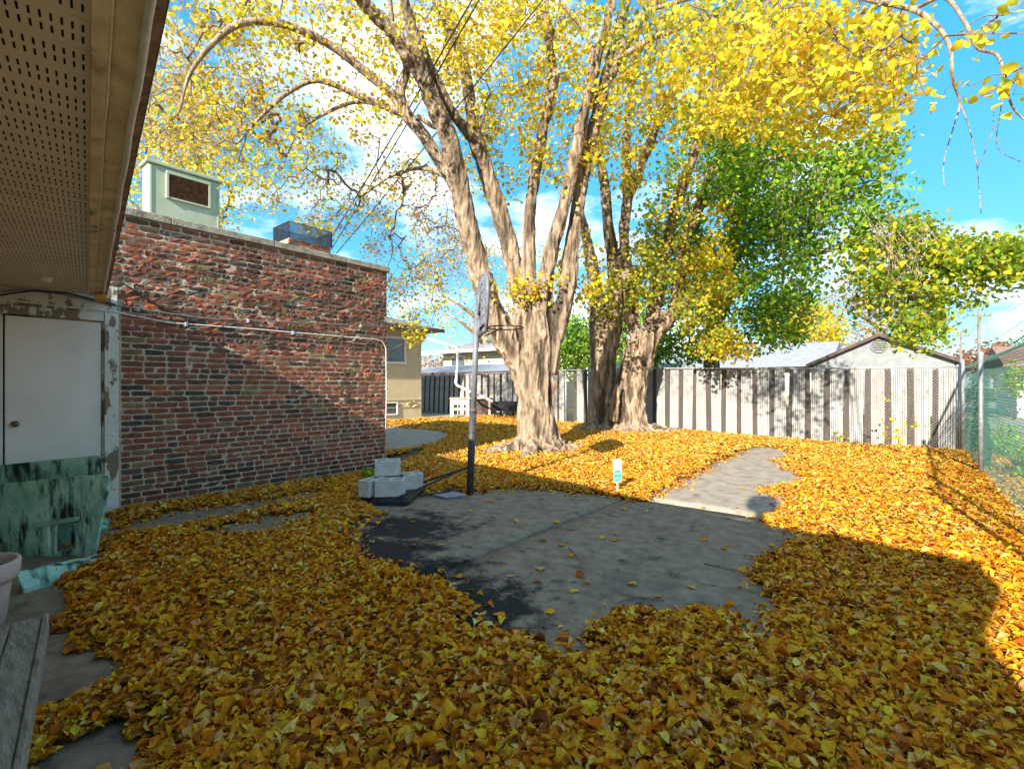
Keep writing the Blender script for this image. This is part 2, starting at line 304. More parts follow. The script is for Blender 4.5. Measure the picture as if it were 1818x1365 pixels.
def vnoise(x, y, s, seed=0):
    """cheap smooth value noise"""
    rs = np.random.RandomState(seed); T = rs.rand(64, 64); fx = (x / s) % 64; fy = (y / s) % 64; i = fx.astype(int); j = fy.astype(int); u = sst(fx - i); v = sst(fy - j)
    a = T[i % 64, j % 64]; b = T[(i + 1) % 64, j % 64]; c = T[i % 64, (j + 1) % 64]; d = T[(i + 1) % 64, (j + 1) % 64]
    return (a * (1 - u) + b * u) * (1 - v) + (c * (1 - u) + d * u) * v
def litter_ok(x, y):
    jx = x + (vnoise(x, y, .09, 3) - .5) * .16 + (vnoise(x, y, .31, 7) - .5) * .22; jy = y + (vnoise(x, y, .09, 4) - .5) * .16 + (vnoise(x, y, .31, 8) - .5) * .22
    ok = np.ones(x.shape, bool)
    for P in bare: ok &= ~inpoly(jx, jy, P)
    ok &= ~((x < -6.62) & (y < 4.96)) & (y < 15.5 - .1) & ((y < 13.72) | (x < -9.0 + 0 * x)) & (x > -19.5)
    ok &= ~((y > 13.75) & (y > 13.8 + (-9.0 - x) * .39)) & ~((x < -15.4) & (y < 13.2))
    for (tx, ty, tr_) in ((-6.16, 8.42, .60), (-6.35, 12.75, .5), (-5.85, 12.75, .55)): ok &= (x - tx) ** 2 + (y - ty) ** 2 > (tr_ * (.8 + .5 * vnoise(x, y, .3, 12))) ** 2
    ok &= (x * N3.x + y * N3.y > -.7)
    return ok
GS = .05; gx = np.arange(-20, 2.0, GS); gy = np.arange(-1.5, 16, GS); GX, GY = np.meshgrid(gx, gy, indexing='ij')
mk = litter_ok(GX, GY).astype(float); hb = mk.copy()
for _ in range(3):
    hb = (hb + np.roll(hb, 1, 0) + np.roll(hb, -1, 0) + np.roll(hb, 1, 1) + np.roll(hb, -1, 1)) / 5
    hb = (hb + np.roll(hb, 1, 0) + np.roll(hb, -1, 0) + np.roll(hb, 1, 1) + np.roll(hb, -1, 1)) / 5
lump = vnoise(GX, GY, .35, 5) * .5 + vnoise(GX, GY, .9, 6) * .5
HB = gz(GX, GY) + .022 + np.clip(hb * 2 - 1, 0, 1) * (.014 + .035 * lump)
def hat(x, y):
    i = np.clip(((x + 20) / GS).astype(int), 0, len(gx) - 1); j = np.clip(((y + 1.5) / GS).astype(int), 0, len(gy) - 1); return HB[i, j], hb[i, j]
sel = (hb[:-1, :-1] > .62) & (hb[1:, 1:] > .62) & (hb[1:, :-1] > .62) & (hb[:-1, 1:] > .62)
vi = np.arange(HB.size).reshape(HB.shape); F = np.stack([vi[:-1, :-1], vi[1:, :-1], vi[1:, 1:], vi[:-1, 1:]], -1)[sel]
used = np.unique(F); remap = -np.ones(HB.size, int); remap[used] = np.arange(len(used))
Vb = np.stack([GX, GY, HB - .012], -1).reshape(-1, 3)[used]
tag(np_mesh('leaf_mulch', Vb, remap[F], M['bed'], smooth=True), 'matted brown layer of rotting leaves under the loose yellow leaves', 'leaf litter', kind='stuff')
# leaf templates: along the midrib s 0..1, half width w
def leaf_tpl(fine=True):
    if fine:
        v = [(0, 0, 0), (.22, -.36, 1), (.22, 0, 0), (.22, .36, 1), (.5, -.46, 1), (.5, 0, 0), (.5, .46, 1), (.78, -.24, 1), (.78, 0, 0), (.78, .24, 1), (1, 0, 0)]
        f = [(0, 1, 2), (0, 2, 3), (1, 4, 5), (1, 5, 2), (2, 5, 6), (2, 6, 3), (4, 7, 8), (4, 8, 5), (5, 8, 9), (5, 9, 6), (7, 10, 8), (8, 10, 9)]
    else:
        v = [(0, 0, 0), (.32, -.42, 1), (.70, -.30, 1), (1, 0, 0), (.70, .30, 1), (.32, .42, 1)]
        f = [(0, 1, 2), (0, 2, 3), (0, 3, 4), (0, 4, 5)]
    return np.array(v, float), np.array(f)
def leaves(P, size, nrm, head, tint, fine, fold, curl, wid=None, twist=0, rs=RS):
    """P (n,3) base; nrm (n,3) normals; head (n,3) heading; returns V,F,tint per vertex"""
    T, Fc = leaf_tpl(fine); n = len(P); k = len(T)
    h = head - nrm * np.sum(head * nrm, 1, keepdims=True); h /= np.linalg.norm(h, axis=1, keepdims=True) + 1e-9; sde = np.cross(nrm, h)
    s = T[:, 0][None, :]; w = T[:, 1][None, :]; wd = (wid if wid is not None else rs.uniform(.75, 1.15, n))[:, None]
    jit = rs.normal(0, .035, (n, k)) * (T[:, 2][None, :] > 0)
    wv = w * wd + jit; sv = s + rs.normal(0, .02, (n, k))
    zz = np.abs(w) * fold[:, None] + curl[:, None] * ((s - .5) ** 2 * 2 - .25) + rs.normal(0, .03, (n, k)) * (T[:, 2][None, :] > 0) + twist * w * (s - .5) * rs.normal(0, 1, (n, 1))
    V = P[:, None, :] + size[:, None, None] * ((sv - .5)[..., None] * h[:, None, :] + wv[..., None] * sde[:, None, :] + zz[..., None] * nrm[:, None, :])
    FF = (Fc[None] + (np.arange(n) * k)[:, None, None]).reshape(-1, 3)
    sh = 1 + .0 * s; tt = np.repeat(tint[:, None, :], k, 1) * (1 - .12 * T[:, 2])[None, :, None] * rs.uniform(.9, 1.08, (n, k, 1))
    return V.reshape(-1, 3), FF, np.clip(tt.reshape(-1, 3), 0, 1)
def palette(n, cols, wts, rs=RS, jitter=.13):
    c = np.array(cols)[rs.choice(len(cols), n, p=np.array(wts) / sum(wts))]; return np.clip(c * rs.normal(1, jitter, (n, 1)) * rs.normal(1, .035, (n, 3)), .005, .95)
GPAL = [(.97, .50, .028), (.95, .37, .014), (.86, .26, .012), (.50, .13, .012), (.84, .42, .12), (.24, .06, .012), (.98, .62, .14), (.92, .50, .03)]
GW = [28, 27, 20, 12, 9, 7, 10, 1.5]
GWF = [30, 12, 7, 4, 22, 2, 34, 2]  # paler mix for the far sunlit leaves: direct sun put into the colour
def scatter(n, test, size, fine, tilt, layers, rs, wts=GW):
    x = []; y = []
    while sum(map(len, x)) < n:
        a, b = test(rs, n); x.append(a); y.append(b)
    x = np.concatenate(x)[:n]; y = np.concatenate(y)[:n]; h, m = hat(x, y)
    z = h + rs.rand(n) ** 1.4 * layers * (.3 + .7 * m) + .004
    t = np.abs(rs.normal(0, tilt, n)) * np.where(rs.rand(n) < .6, .55, 1.25); az = rs.rand(n) * 6.283; nrm = np.stack([np.sin(t) * np.cos(az), np.sin(t) * np.sin(az), np.cos(t)], 1); flip = rs.rand(n) < .35
    a2 = rs.rand(n) * 6.283; head = np.stack([np.cos(a2), np.sin(a2), 0 * a2], 1)
    sz = size * np.clip(rs.lognormal(-.08, .32, n), .4, 1.75); hf = (z - h) / max(layers, 1e-6)
    tint = palette(n, GPAL, wts, rs)
    z = z + np.sin(t) * sz * .18
    fold = np.where(flip, -1, 1) * rs.uniform(.05, .95, n) ** 1.2; curl = rs.normal(0, .42, n)
    return leaves(np.stack([x, y, z], 1), sz, nrm, head, tint, fine, fold, curl, wid=rs.uniform(.40, .82, n), twist=.5, rs=rs)
def region(d0, d1):
    def f(rs, n):
        u = rs.uniform(-.08, 1.06, n * 3); d = np.sqrt(rs.uniform(d0 ** 2, d1 ** 2, n * 3)); a = (u * 1818 - CX) / FPX
        x = d * (fw[0] + a * rt[0]); y = d * (fw[1] + a * rt[1]); k = litter_ok(x, y) & (x < 1.6); return x[k], y[k]
    return f
wide = mk.copy()
for _ in range(26): wide = (wide * 2 + np.roll(wide, 1, 0) + np.roll(wide, -1, 0) + np.roll(wide, 1, 1) + np.roll(wide, -1, 1)) / 6
def stray(rs, n):
    x = rs.uniform(-6.6, .8, n * 4); y = rs.uniform(.6, 11, n * 4); i = np.clip(((x + 20) / GS).astype(int), 0, len(gx) - 1); j = np.clip(((y + 1.5) / GS).astype(int), 0, len(gy) - 1)
    k = (hb[i, j] < .5) & (wide[i, j] > .03) & (rs.rand(n * 4) < wide[i, j] ** 1.7 * 1.3) & ~((x > -5.4) & (x < -4.2) & (y > 3.0) & (y < 4.3)); return x[k], y[k]
parts = [scatter(1500, stray, .058, True, .25, .006, np.random.RandomState(6)), scatter(84000, region(1.3, 4.3), .047, True, .50, .05, np.random.RandomState(1)),
         scatter(86000, region(4.3, 8.0), .046, False, .45, .045, np.random.RandomState(2), [(a + b) / 2 for a, b in zip(GW, GWF)]),
         scatter(56000, region(8.0, 13.5), .062, False, .38, .035, np.random.RandomState(3), GWF),
         scatter(15000, region(13.5, 23), .095, False, .3, .03, np.random.RandomState(4), GWF)]
V = np.concatenate([p[0] for p in parts]); off = np.cumsum([0] + [len(p[0]) for p in parts]); F = np.concatenate([p[1] + o for p, o in zip(parts, off)]); T = np.concatenate([p[2] for p in parts])
tag(np_mesh('leaf_litter', V, F, M['leafg'], tint=T), 'thick carpet of fallen yellow and brown leaves over the whole yard', 'leaf litter', kind='stuff')
# single leaves lying on bare concrete
lp = [(270, 255), (430, 455), (718, 468), (620, 450), (845, 503), (895, 475), (870, 450), (1055, 480), (735, 320), (800, 338), (990, 320), (1115, 220), (1025, 210), (1450, 430), (1555, 340), (1385, 352), (1270, 490), (760, 580), (480, 570), (580, 590), (560, 235), (640, 258), (270, 345), (370, 340), (260, 425), (370, 430), (1310, 205), (1430, 205), (1550, 165), (1285, 160), (1495, 190), (725, 425), (545, 182), (475, 215), (950, 312), (1315, 320), (1150, 525), (785, 255), (835, 378), (1580, 380), (1585, 555)]
rsl = np.random.RandomState(9)
for (x, y) in lp:
    p = atg(600 + x / 2.02, 800 + y / 2.02, .025); t = palette(1, GPAL[:5], [5, 3, 2, 1, 3], rsl); a = rsl.rand() * 6.28
    Vl, Fl, Tl = leaves(np.array([[p[0], p[1], .033]]), np.array([rsl.uniform(.055, .085)]), np.array([[rsl.normal(0, .12), rsl.normal(0, .12), 1.]]), np.array([[math.cos(a), math.sin(a), 0.]]), t, True, np.array([rsl.uniform(.02, .3)]), np.array([rsl.normal(0, .25)]), rs=rsl)
    Vl[:, 2] += .026 - Vl[:, 2].min()
    c = Vl.mean(0); c[2] = .024; o = np_mesh('fallen_leaf', Vl - c, Fl, M['leafg'], tint=Tl); o.location = c
    tag(o, 'single fallen leaf lying by itself on the bare concrete slab', 'leaf', 'single leaves on the bare concrete')
for (pts) in ([(1010, 972), (1022, 985), (1032, 1000)], [(775, 1005), (790, 1015), (800, 1040)], [(805, 935), (825, 925), (838, 918)], [(1320, 985), (1370, 990), (1415, 998)], [(1250, 1000), (1290, 1010), (1330, 1020)], [(1180, 1065), (1130, 1060), (1098, 1068)], [(1340, 1000), (1370, 985), (1412, 975)]):
    mb = MB(); q = [atg(u, v, .03) for u, v in pts]; q[1] = q[1] + [0, 0, .004]; mb.tube(q, [.005, .004, .002], 5); m_ = (np.array(q[1]) + q[0]) / 2; mb.tube([q[1], q[1] + (q[2] - q[0]) * .3 + np.array([.03, .04, .006])], [.003, .0015], 4)
    tag(mb.build('dead_twig', M['twig']), 'thin dead twig lying flat on the bare concrete slab', 'twig', 'dead twigs on the concrete')

# ------------------------------------------------------------------ BRICK BUILDING
WX = -6.74
bb = thing('brick_building', 'low flat-roofed red brick building with weathered bricks and a concrete coping', 'building', (WX, 3.2, 0))
core = MB()
ny_, nz_ = 60, 50   # mortar face, slightly uneven
core.box((-11.5, .75, 0), (WX - .03, 4.93, 3.27))
vs = []; fs = []
for j in range(nz_ + 1):
    for i in range(ny_ + 1):
        y = .8 + (4.955 - .8) * i / ny_; z = 3.27 * j / nz_; rough = .006 + .010 * max(0, noise.noise(Vector((y * 1.3, z * 1.3, 5))))
        vs.append((WX - .0015 + rough * noise.noise(Vector((y * 14, z * 14, 0))), y, z))
fs = [(j * (ny_ + 1) + i, j * (ny_ + 1) + i + 1, (j + 1) * (ny_ + 1) + i + 1, (j + 1) * (ny_ + 1) + i) for j in range(nz_) for i in range(ny_)]
core.add(vs, fs); core.build('mortar_wall', M['mortar'], bb)
BC = [(0.242, 0.076, 0.039), (0.182, 0.064, 0.037), (0.290, 0.094, 0.048), (0.127, 0.057, 0.033), (0.073, 0.057, 0.045), (0.206, 0.139, 0.056), (0.435, 0.123, 0.043), (0.218, 0.087, 0.053), (0.103, 0.067, 0.041)]
BWt = [24, 22, 14, 13, 7, 7, 2.5, 14, 6]
rb = random.Random(5)
def brick_geo(y0, y1, z0, z1, col, spall, axis_='x', face=WX):
    nu, nv = 4, 2; pr = rb.uniform(.003, .008) + (rb.uniform(-.003, .012) if spall > .6 else 0); vs = []
    cutc = [rb.uniform(.002, .009) for _ in range(4)]
    for j in range(nv + 1):
        for i in range(nu + 1):
            y = y0 + (y1 - y0) * i / nu; z = z0 + (z1 - z0) * j / nv; e = (i in (0, nu)) + (j in (0, nv))
            if i in (0, nu) and j in (0, nv):
                c = cutc[(i > 0) * 2 + (j > 0)]; y += c if i == 0 else -c; z += c * .7 if j == 0 else -c * .7
            y += rb.gauss(0, .0012); z += rb.gauss(0, .0018 + .002 * spall)
            d = pr - (.003 if e else 0) + rb.gauss(0, .0008 + .0042 * spall)
            vs.append((d, y, z))
    rim = [0, 1, 2, 3, 4, 9, 14, 13, 12, 11, 10, 5]; k = len(vs); vs += [(-.03, vs[r][1], vs[r][2]) for r in rim]
    fs = [(j * 5 + i, j * 5 + i + 1, (j + 1) * 5 + i + 1, (j + 1) * 5 + i) for j in range(2) for i in range(4)] + [(rim[i], k + i, k + (i + 1) % 12, rim[(i + 1) % 12]) for i in range(12)]
    if axis_ == 'x': vs = [(face + a, b, c) for a, b, c in vs]
    else: vs = [(b, face + a, c) for a, b, c in vs]
    return vs, fs
PIT = .0667; allb = []
for r_ in range(49):
    z0 = .005 + r_ * PIT; z1 = z0 + PIT - .0135; ystart = 1.44 if z1 < 2.36 else .82; y = ystart + (0 if r_ % 2 == 0 else -.11) + rb.uniform(-.02, .02); hdr = (r_ % 6 == 5)
    while y < 4.95:
        L = (.098 if (hdr and rb.random() < .8) or rb.random() < .12 else rb.uniform(.185, .212)); a, b = max(y, ystart), min(y + L, 4.955)
        if b - a > .035:
            sp = max(0, min(1, (noise.noise(Vector((a * .9, z0 * 1.1, 2.5))) + .12 + (.45 if 1.9 < z0 < 2.9 else (.1 if z0 >= 2.9 else -.25)) - (0 if z0 > 1.6 else .25)) * 1.3))
            if a > 3.9 and z0 > .8: sp = max(sp, rb.uniform(-.3, .7))
            col = rb.choices(BC, BWt)[0]; k_ = rb.uniform(.8, 1.2); ym = (a + b) / 2
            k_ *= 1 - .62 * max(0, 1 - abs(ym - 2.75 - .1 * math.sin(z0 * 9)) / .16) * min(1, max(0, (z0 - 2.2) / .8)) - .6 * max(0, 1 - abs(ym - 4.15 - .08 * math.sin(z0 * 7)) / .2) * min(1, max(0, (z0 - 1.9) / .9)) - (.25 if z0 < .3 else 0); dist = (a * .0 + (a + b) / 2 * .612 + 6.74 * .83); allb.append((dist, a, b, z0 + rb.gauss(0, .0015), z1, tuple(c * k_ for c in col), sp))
        y += L + rb.uniform(.011, .017)
allb.sort(key=lambda t: t[0] + .0 * t[3]); vis = [t for t in allb if t[1] > 1.4 or t[3] > 2.6]
big = set(map(id, vis[:300])); rest = MB()
for t in allb:
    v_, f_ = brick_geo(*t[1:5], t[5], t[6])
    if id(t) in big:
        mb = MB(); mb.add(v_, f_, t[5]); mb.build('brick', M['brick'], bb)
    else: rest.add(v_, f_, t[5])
for r_ in range(49):    # far end wall, facing away from the lens
    z0 = .005 + r_ * PIT; x = -11.4 + (0 if r_ % 2 else .1)
    while x < WX - .06:
        L = .2; v_, f_ = brick_geo(x, min(x + L, WX - .035), z0, z0 + PIT - .0115, None, 0, 'y', 4.93); rest.add(v_, f_, rb.choices(BC, BWt)[0]); x += L + .012
tag(rest.build('brick', M['brick'], bb), kind='stuff')
mb = MB(); cy = .7
for (a, b) in ((.7, 1.9), (1.905, 3.1), (3.106, 4.2), (4.206, 5.0)): mb.box((WX - .33, a, 3.272), (WX + .035, b, 3.36), bev=.008)
mb.box((-11.5, 4.70, 3.272), (WX - .335, 5.0, 3.358), bev=.008); mb.build('coping', M['coping'], bb)
MB().box((-11.4, .8, 3.15), (WX - .335, 4.69, 3.30)).build('roof', M['shingle'], bb)
# conduits and cable clipped along the wall
def wx(u, v, off=.045): return tuple(atX(u, v, WX + off))
t = thing('conduit', 'upper grey metal conduit running level across the brick wall above the door', 'conduit', wx(360, 565))
MB().tube([wx(-60, 519), wx(0, 518), wx(40, 514, .05), wx(110, 523), wx(190, 540), wx(270, 552), wx(360, 565), wx(470, 570), wx(580, 575), wx(690, 580), tuple(atX(748, 585, -8.2))], .008, 8).build('pipe', M['conduit'], t)
for u, v in ((245, 549), (440, 569), (640, 578)):
    p = wx(u, v, .03); MB().box((p[0] - .03, p[1] - .012, p[2] - .03), (p[0] + .03, p[1] + .012, p[2] + .02), bev=.003).build('clip', M['galv'], t)
t = thing('conduit', 'lower white conduit that bends down at the corner of the brick wall', 'conduit', wx(683, 800))
MB().tube([wx(-60, 530), wx(0, 531), wx(120, 545), wx(200, 553), wx(245, 562), wx(300, 573), wx(450, 584), wx(600, 597), wx(665, 602), wx(679, 606), wx(685, 618), wx(686, 700), wx(684, 812)], .008, 8).build('pipe', M['bead'], t)
for u, v in ((330, 576), (520, 591), (686, 690)):
    p = wx(u, v, .03); MB().box((p[0] - .03, p[1] - .014, p[2] - .025), (p[0] + .028, p[1] + .014, p[2] + .025), bev=.003).build('clip', M['galv'], t)
tag(MB().tube([wx(192, 488, .05), wx(230, 510, .03), wx(262, 533, .02), wx(300, 552, .03), wx(330, 562, .04)], .009, 6).build('cable', M['cable']), 'dark cable slanting down across the bricks from the eave corner', 'cable')
# cooler on the roof
cX = -7.37
ct = thing('rooftop_cooler', 'mint green sheet metal cooler box with rusty louvred grille on the brick roof', 'cooler', (-7.5, 2.18, 3.3))
mb = MB(); mb.box((-7.36, 1.78, 3.29), (-7.12, 2.57, 4.08), bev=.012); mb.build('housing', M['mint'], ct)
MB().box((-7.39, 1.75, 4.08), (-7.09, 2.60, 4.12), bev=.006).build('lid', M['mint'], ct)
mb = MB(); mb.box((-7.12, 1.96, 4.0), (-7.085, 2.45, 4.035), bev=.004).box((-7.12, 1.96, 3.70), (-7.085, 1.985, 4.0)).box((-7.12, 2.425, 3.70), (-7.085, 2.45, 4.0)).box((-7.12, 1.985, 3.70), (-7.09, 2.425, 3.72)); mb.build('grille_frame', M['mint'], ct)
g_ = MB().box((-7.119, 1.985, 3.72), (-7.110, 2.425, 4.0)).build('grille_back', M['dark'], ct)
mb = MB()
for i in range(14): mb.add([(-7.108, 1.987, 3.73 + i * .0195), (-7.108, 2.423, 3.73 + i * .0195), (-7.090, 2.423, 3.738 + i * .0195), (-7.090, 1.987, 3.738 + i * .0195)], [(0, 1, 2, 3)])
mb.build('louver', M['rust'], ct, fix=False)
mb = MB(); mb.box((-7.121, 1.80, 3.3), (-7.112, 1.815, 4.07)).box((-7.121, 2.54, 3.3), (-7.112, 2.555, 4.07)); mb.build('seam', M['mint'], ct)
# chimney with wire cage
ch = thing('chimney', 'short brick chimney with black expanded metal cage on the brick building roof', 'chimney', (-7.7, 4.0, 3.3))
mb = MB(); 
for j in range(6):
    z0 = 3.29 + j * .065
    for i in range(4):
        for (fx, ax_) in ((-7.45, 'x'),): 
            v_, f_ = brick_geo(3.66 + i * .178 + (.0), 3.66 + i * .178 + .166, z0, z0 + .054, None, .2, 'x', fx); mb.add(v_, f_, rb.choices(BC, BWt)[0])
        v_, f_ = brick_geo(-7.95 + i * .122, -7.95 + i * .122 + .112, z0, z0 + .054, None, .2, 'y', 4.37); mb.add(v_, f_, rb.choices(BC, BWt)[0])
tag(mb.build('brick', M['brick'], ch), kind='stuff'); MB().box((-7.96, 3.67, 3.29), (-7.455, 4.365, 3.68)).build('stack', M['mortar'], ch)
cg = MB()
def lattice(mb, P0, P1, z0, z1, step, r, n=3):
    P0 = np.array(P0, float); P1 = np.array(P1, float); L = np.linalg.norm(P1 - P0); H = z1 - z0; dr = (P1 - P0) / L; nr = np.array([-dr[1], dr[0]])
    k = -int(H / step)
    for sgn in (1, -1):
        q = -H
        while q < L:
            a0, a1 = q, q + H; zz0, zz1 = z0, z1
            s0 = max(a0, 0); s1 = min(a1, L)
            if s1 > s0:
                t0 = (s0 - a0) / H; t1 = (s1 - a0) / H
                za, zb = (z0 + H * t0, z0 + H * t1) if sgn > 0 else (z1 - H * t0, z1 - H * t1)
                A = P0 + dr * s0 + nr * r * sgn; B = P0 + dr * s1 + nr * r * sgn
                mb.tube([(A[0], A[1], za), (B[0], B[1], zb)], r, n, cap=False, smooth=False)
            q += step
for a, b in (((-7.44, 3.66), (-7.44, 4.38)), ((-7.44, 4.38), (-7.96, 4.38)), ((-7.96, 4.38), (-7.96, 3.66)), ((-7.96, 3.66), (-7.44, 3.66))):
    lattice(cg, a, b, 3.68, 3.93, .038, .0055); cg.tube([(*a, 3.93), (*b, 3.93)], .006, 4); cg.tube([(*a, 3.68), (*a, 3.93)], .006, 4)
cg.build('cage', M['blackmetal'], ch)

# ------------------------------------------------------------------ WHITE DOOR WALL beside the bricks
DX = WX + .035
dt = thing('door_wall', 'white timber wall with a plain door and a peeling casing left of the bricks', 'wall', (DX, .9, 0))
mb = MB(); mb.box((WX - .25, -.4, 2.10), (DX - .008, 1.40, 2.46)).box((WX - .25, -.4, 0), (DX - .008, .47, 2.10)).box((WX - .25, 1.27, 0), (DX - .012, 1.40, 2.10)); mb.build('wall', M['peel'], dt)
mb = MB(); mb.box((DX - .006, 1.285, .0), (DX + .03, 1.405, 2.17), bev=.004).box((DX - .006, .40, 2.075), (DX + .026, 1.28, 2.16), bev=.004).box((DX - .006, .40, 0), (DX + .03, .53, 2.07), bev=.004); mb.build('door_casing', M['peel'], dt)
MB().box((WX - .24, .38, 0), (WX - .2, 1.39, 2.44)).build('backing', M['dark'], dt)  # added dark sheet, stops daylight showing through the gap beside the door
dr = MB().box((DX - .05, .545, .03), (DX - .004, 1.262, 2.062), bev=.004).build('door', M['whitedoor'], dt)
kb = atX(13, 753, DX); mb = MB(); mb.tube([(DX - .004, .615, kb[2]), (DX + .012, .615, kb[2]), (DX + .014, .615, kb[2])], [.03, .03, .012], 14); mb.tube([(DX + .012, .615, kb[2]), (DX + .035, .615, kb[2]), (DX + .045, .615, kb[2]), (DX + .06, .615, kb[2]), (DX + .068, .615, kb[2])], [.012, .012, .026, .026, .012], 14); mb.build('knob', M['brass'], dr)
for z in (.3, 1.05, 1.80):
    MB().tube([(DX + .004, 1.272, z - .045), (DX + .004, 1.272, z + .045)], .009, 8).build('hinge', M['brass'], dr)
MB().box((WX - .2, .5, -.01), (DX + .05, 1.3, .03), bev=.005).build('threshold', M['oldplank'], dt)

# ------------------------------------------------------------------ THE HOUSE whose eave is overhead
ho = thing('house', 'house with a low tan vented soffit and stained fascia overhead at the left', 'house', en(2, -2, 0))
AX = (tuple(E3), tuple(N3), (0, 0, 1)); SZ = 2.34; S0, S1 = -1.20, 6.72
PW = .152
k = 0; s = S0 + .02
mbs = []
while s < S1 - .05:        # each vented soffit panel with real slots, a lip and a recessed groove
    mb = MB(); e = min(s + PW - .006, S1 - .01); nn0, nn1 = -.74, .004; z = SZ
    rows = [(s + .022, s + .058), (s + .080, s + .116)]
    def q(a0, a1, b0, b1, zz=z): mb.add([en(a0, b0, zz), en(a1, b0, zz), en(a1, b1, zz), en(a0, b1, zz)], [(0, 1, 2, 3)])
    cuts = [s] + [c for r_ in rows for c in r_] + [e]
    q(cuts[0], cuts[1], nn0, nn1); q(cuts[2], cuts[3], nn0, nn1); q(cuts[4], cuts[5], nn0, nn1)
    nb = nn1 - .012
    for (a0, a1) in rows:
        n_ = nb; q(a0, a1, n_, nn1)
        while n_ - .0055 > nn0 + .02: q(a0, a1, n_ - .021, n_ - .0055); n_ -= .021
        q(a0, a1, nn0, n_ )
    mb.add([en(e, nn0, z), en(e, nn1, z), en(e + .003, nn1, z + .012), en(e + .003, nn0, z + .012), en(s, nn0, z), en(s, nn1, z), en(s - .003, nn1, z + .012), en(s - .003, nn0, z + .012)], [(0, 1, 2, 3), (4, 5, 6, 7)])
    mb.build('soffit_panel', M['soffit'], ho, fix=False); s += PW
MB().box((S0, -.75, SZ + .022), (S1, .0, SZ + .04), AX).build('soffit_backing', M['dark'], ho)
MB().box((S0, .0045, SZ - .018), (S1, .0425, SZ + .02), AX, bev=.003).build('soffit_trim', M['trimwood'], ho)
mb = MB(); mb.tube([en(S0 + (S1 - S0) * i / 24, .0455 + .0015 * math.sin(i * 2.1), SZ - .012 + .002 * math.sin(i * 1.3)) for i in range(25)], .0042, 6); mb.build('caulk_bead', M['bead'], ho)
MB().box((S0, .0485, SZ - .004), (S1, .112, SZ + .085), AX, bev=.003).build('fascia_board', M['trimwood'], ho)
mb = MB(); mb.tube([en(S0 + (S1 - S0) * i / 40, .119 + .002 * math.sin(i * 1.7), SZ - .006) for i in range(41)], .0105, 8); mb.build('gutter_lip', M['bead'], ho)
mb = MB(); mb.prism([(.126, SZ - .006), (.150, SZ + .004), (.158, SZ + .085), (.112, SZ + .088), (.113, SZ)], S1 - S0, ax=(tuple(N3), (0, 0, 1), tuple(E3)), org=tuple(E3 * S0)); mb.build('gutter', M['rust'], ho)
mb = MB(); zt = SZ + .09; mb.add([en(S0, .165, zt), en(S1 - .0, .165, zt), en(S1, -4.5, zt + .95), en(S0, -4.5, zt + .95), en(S0, .165, zt - .02), en(S1, .165, zt - .02), en(S1, -4.5, zt + .85), en(S0, -4.5, zt + .85)], [(0, 1, 2, 3), (4, 7, 6, 5), (0, 4, 5, 1), (1, 5, 6, 2), (2, 6, 7, 3), (3, 7, 4, 0)]); mb.build('roof', M['shingle'], ho)
MB().box((S0 + .012, -8, 0), (S1, -.75, SZ + .03), AX).build('wall', M['stucco'], ho)
MB().box((S0 - .04, -4.6, SZ - .1), (S0 - .002, -.0, SZ + .05), AX).build('rake_board', M['trimwood'], ho)
mb = MB(); vx, vy = -.2, -.40; mb.tube([(vx, vy, 2.5), (vx, vy, 3.05)], .055, 12); mb.lathe([(.0, 3.02), (.15, 3.02), (.17, 3.10), (.17, 3.2), (.14, 3.3), (.0, 3.34)], (vx, vy, 0), 16)
tag(mb.build('roof_vent', M['galv']), 'metal roof vent with a round cowl on the house roof', 'vent')
tag(MB().box((-.22, -.04, 0), (.0, .05, .055), (tuple(E3), tuple(N3), (0, 0, 1)), en(6.66, .09, SZ - .085), bev=.006).build('wood_offcut', M['orangewood']), 'raw orange wood offcut wedged under the eave beside the bricks', 'wood block')
o = MB().lathe([(.0, -.05), (.03, -.05), (.045, -.02), (.045, 0), (.0, 0)], en(5.9, -.28, SZ), 12).build('soffit_lamp', M['bead']); tag(o, 'small round cream fitting on the soffit near the door', 'fitting')
tag(MB().tube([wx(-40, 530, .2), wx(20, 521, .14), wx(60, 516, .1), wx(120, 521, .09), wx(170, 533, .08), wx(205, 541, .06)], .010, 6).build('cable', M['cable']), 'sagging black cable over the white door below the soffit', 'cable')

# ------------------------------------------------------------------ LEFT FOREGROUND THINGS
# green plywood glider end
gb = Vector(atg(120, 1030)); gt = thing('garden_seat', 'weathered green plywood seat with a slotted end board beside the white door', 'seat', tuple(gb))
def board(outline_px, d, thick, hole=None):
    """outline in photo pixels on a plane facing the yard at distance d from the lens -> solid board"""
    pts = [at(u, v, d) for u, v in outline_px]; nrm = np.array([-fw[0], -fw[1], 0]); return pts, nrm
def solid(mb, pts, nrm, th):
    n = len(pts); vs = [p for p in pts] + [p - nrm * th for p in pts]; mb.add(vs, [tuple(range(n)), tuple(range(n, 2 * n))[::-1]] + [(i, (i + 1) % n, n + (i + 1) % n, n + i) for i in range(n)])
def rounded(px, rad):
    out = []; n = len(px)
    for i in range(n):
        p = np.array(px[i], float); a = np.array(px[i - 1], float) - p; b = np.array(px[(i + 1) % n], float) - p; r_ = rad[i]
        if r_ <= 0: out.append(tuple(p)); continue
        a /= np.linalg.norm(a); b /= np.linalg.norm(b)
        for t_ in np.linspace(0, 1, 6): out.append(tuple(p + a * r_ * (1 - t_) ** 2 + b * r_ * t_ ** 2))
    return out
mb = MB(); P, nn = board(rounded([(-60, 832), (175, 808), (168, 1005), (-30, 1035)], [12, 14, 0, 0]), 4.22, .03); solid(mb, P, nn, .03); mb.build('rear_board', M['greenwood'], gt)
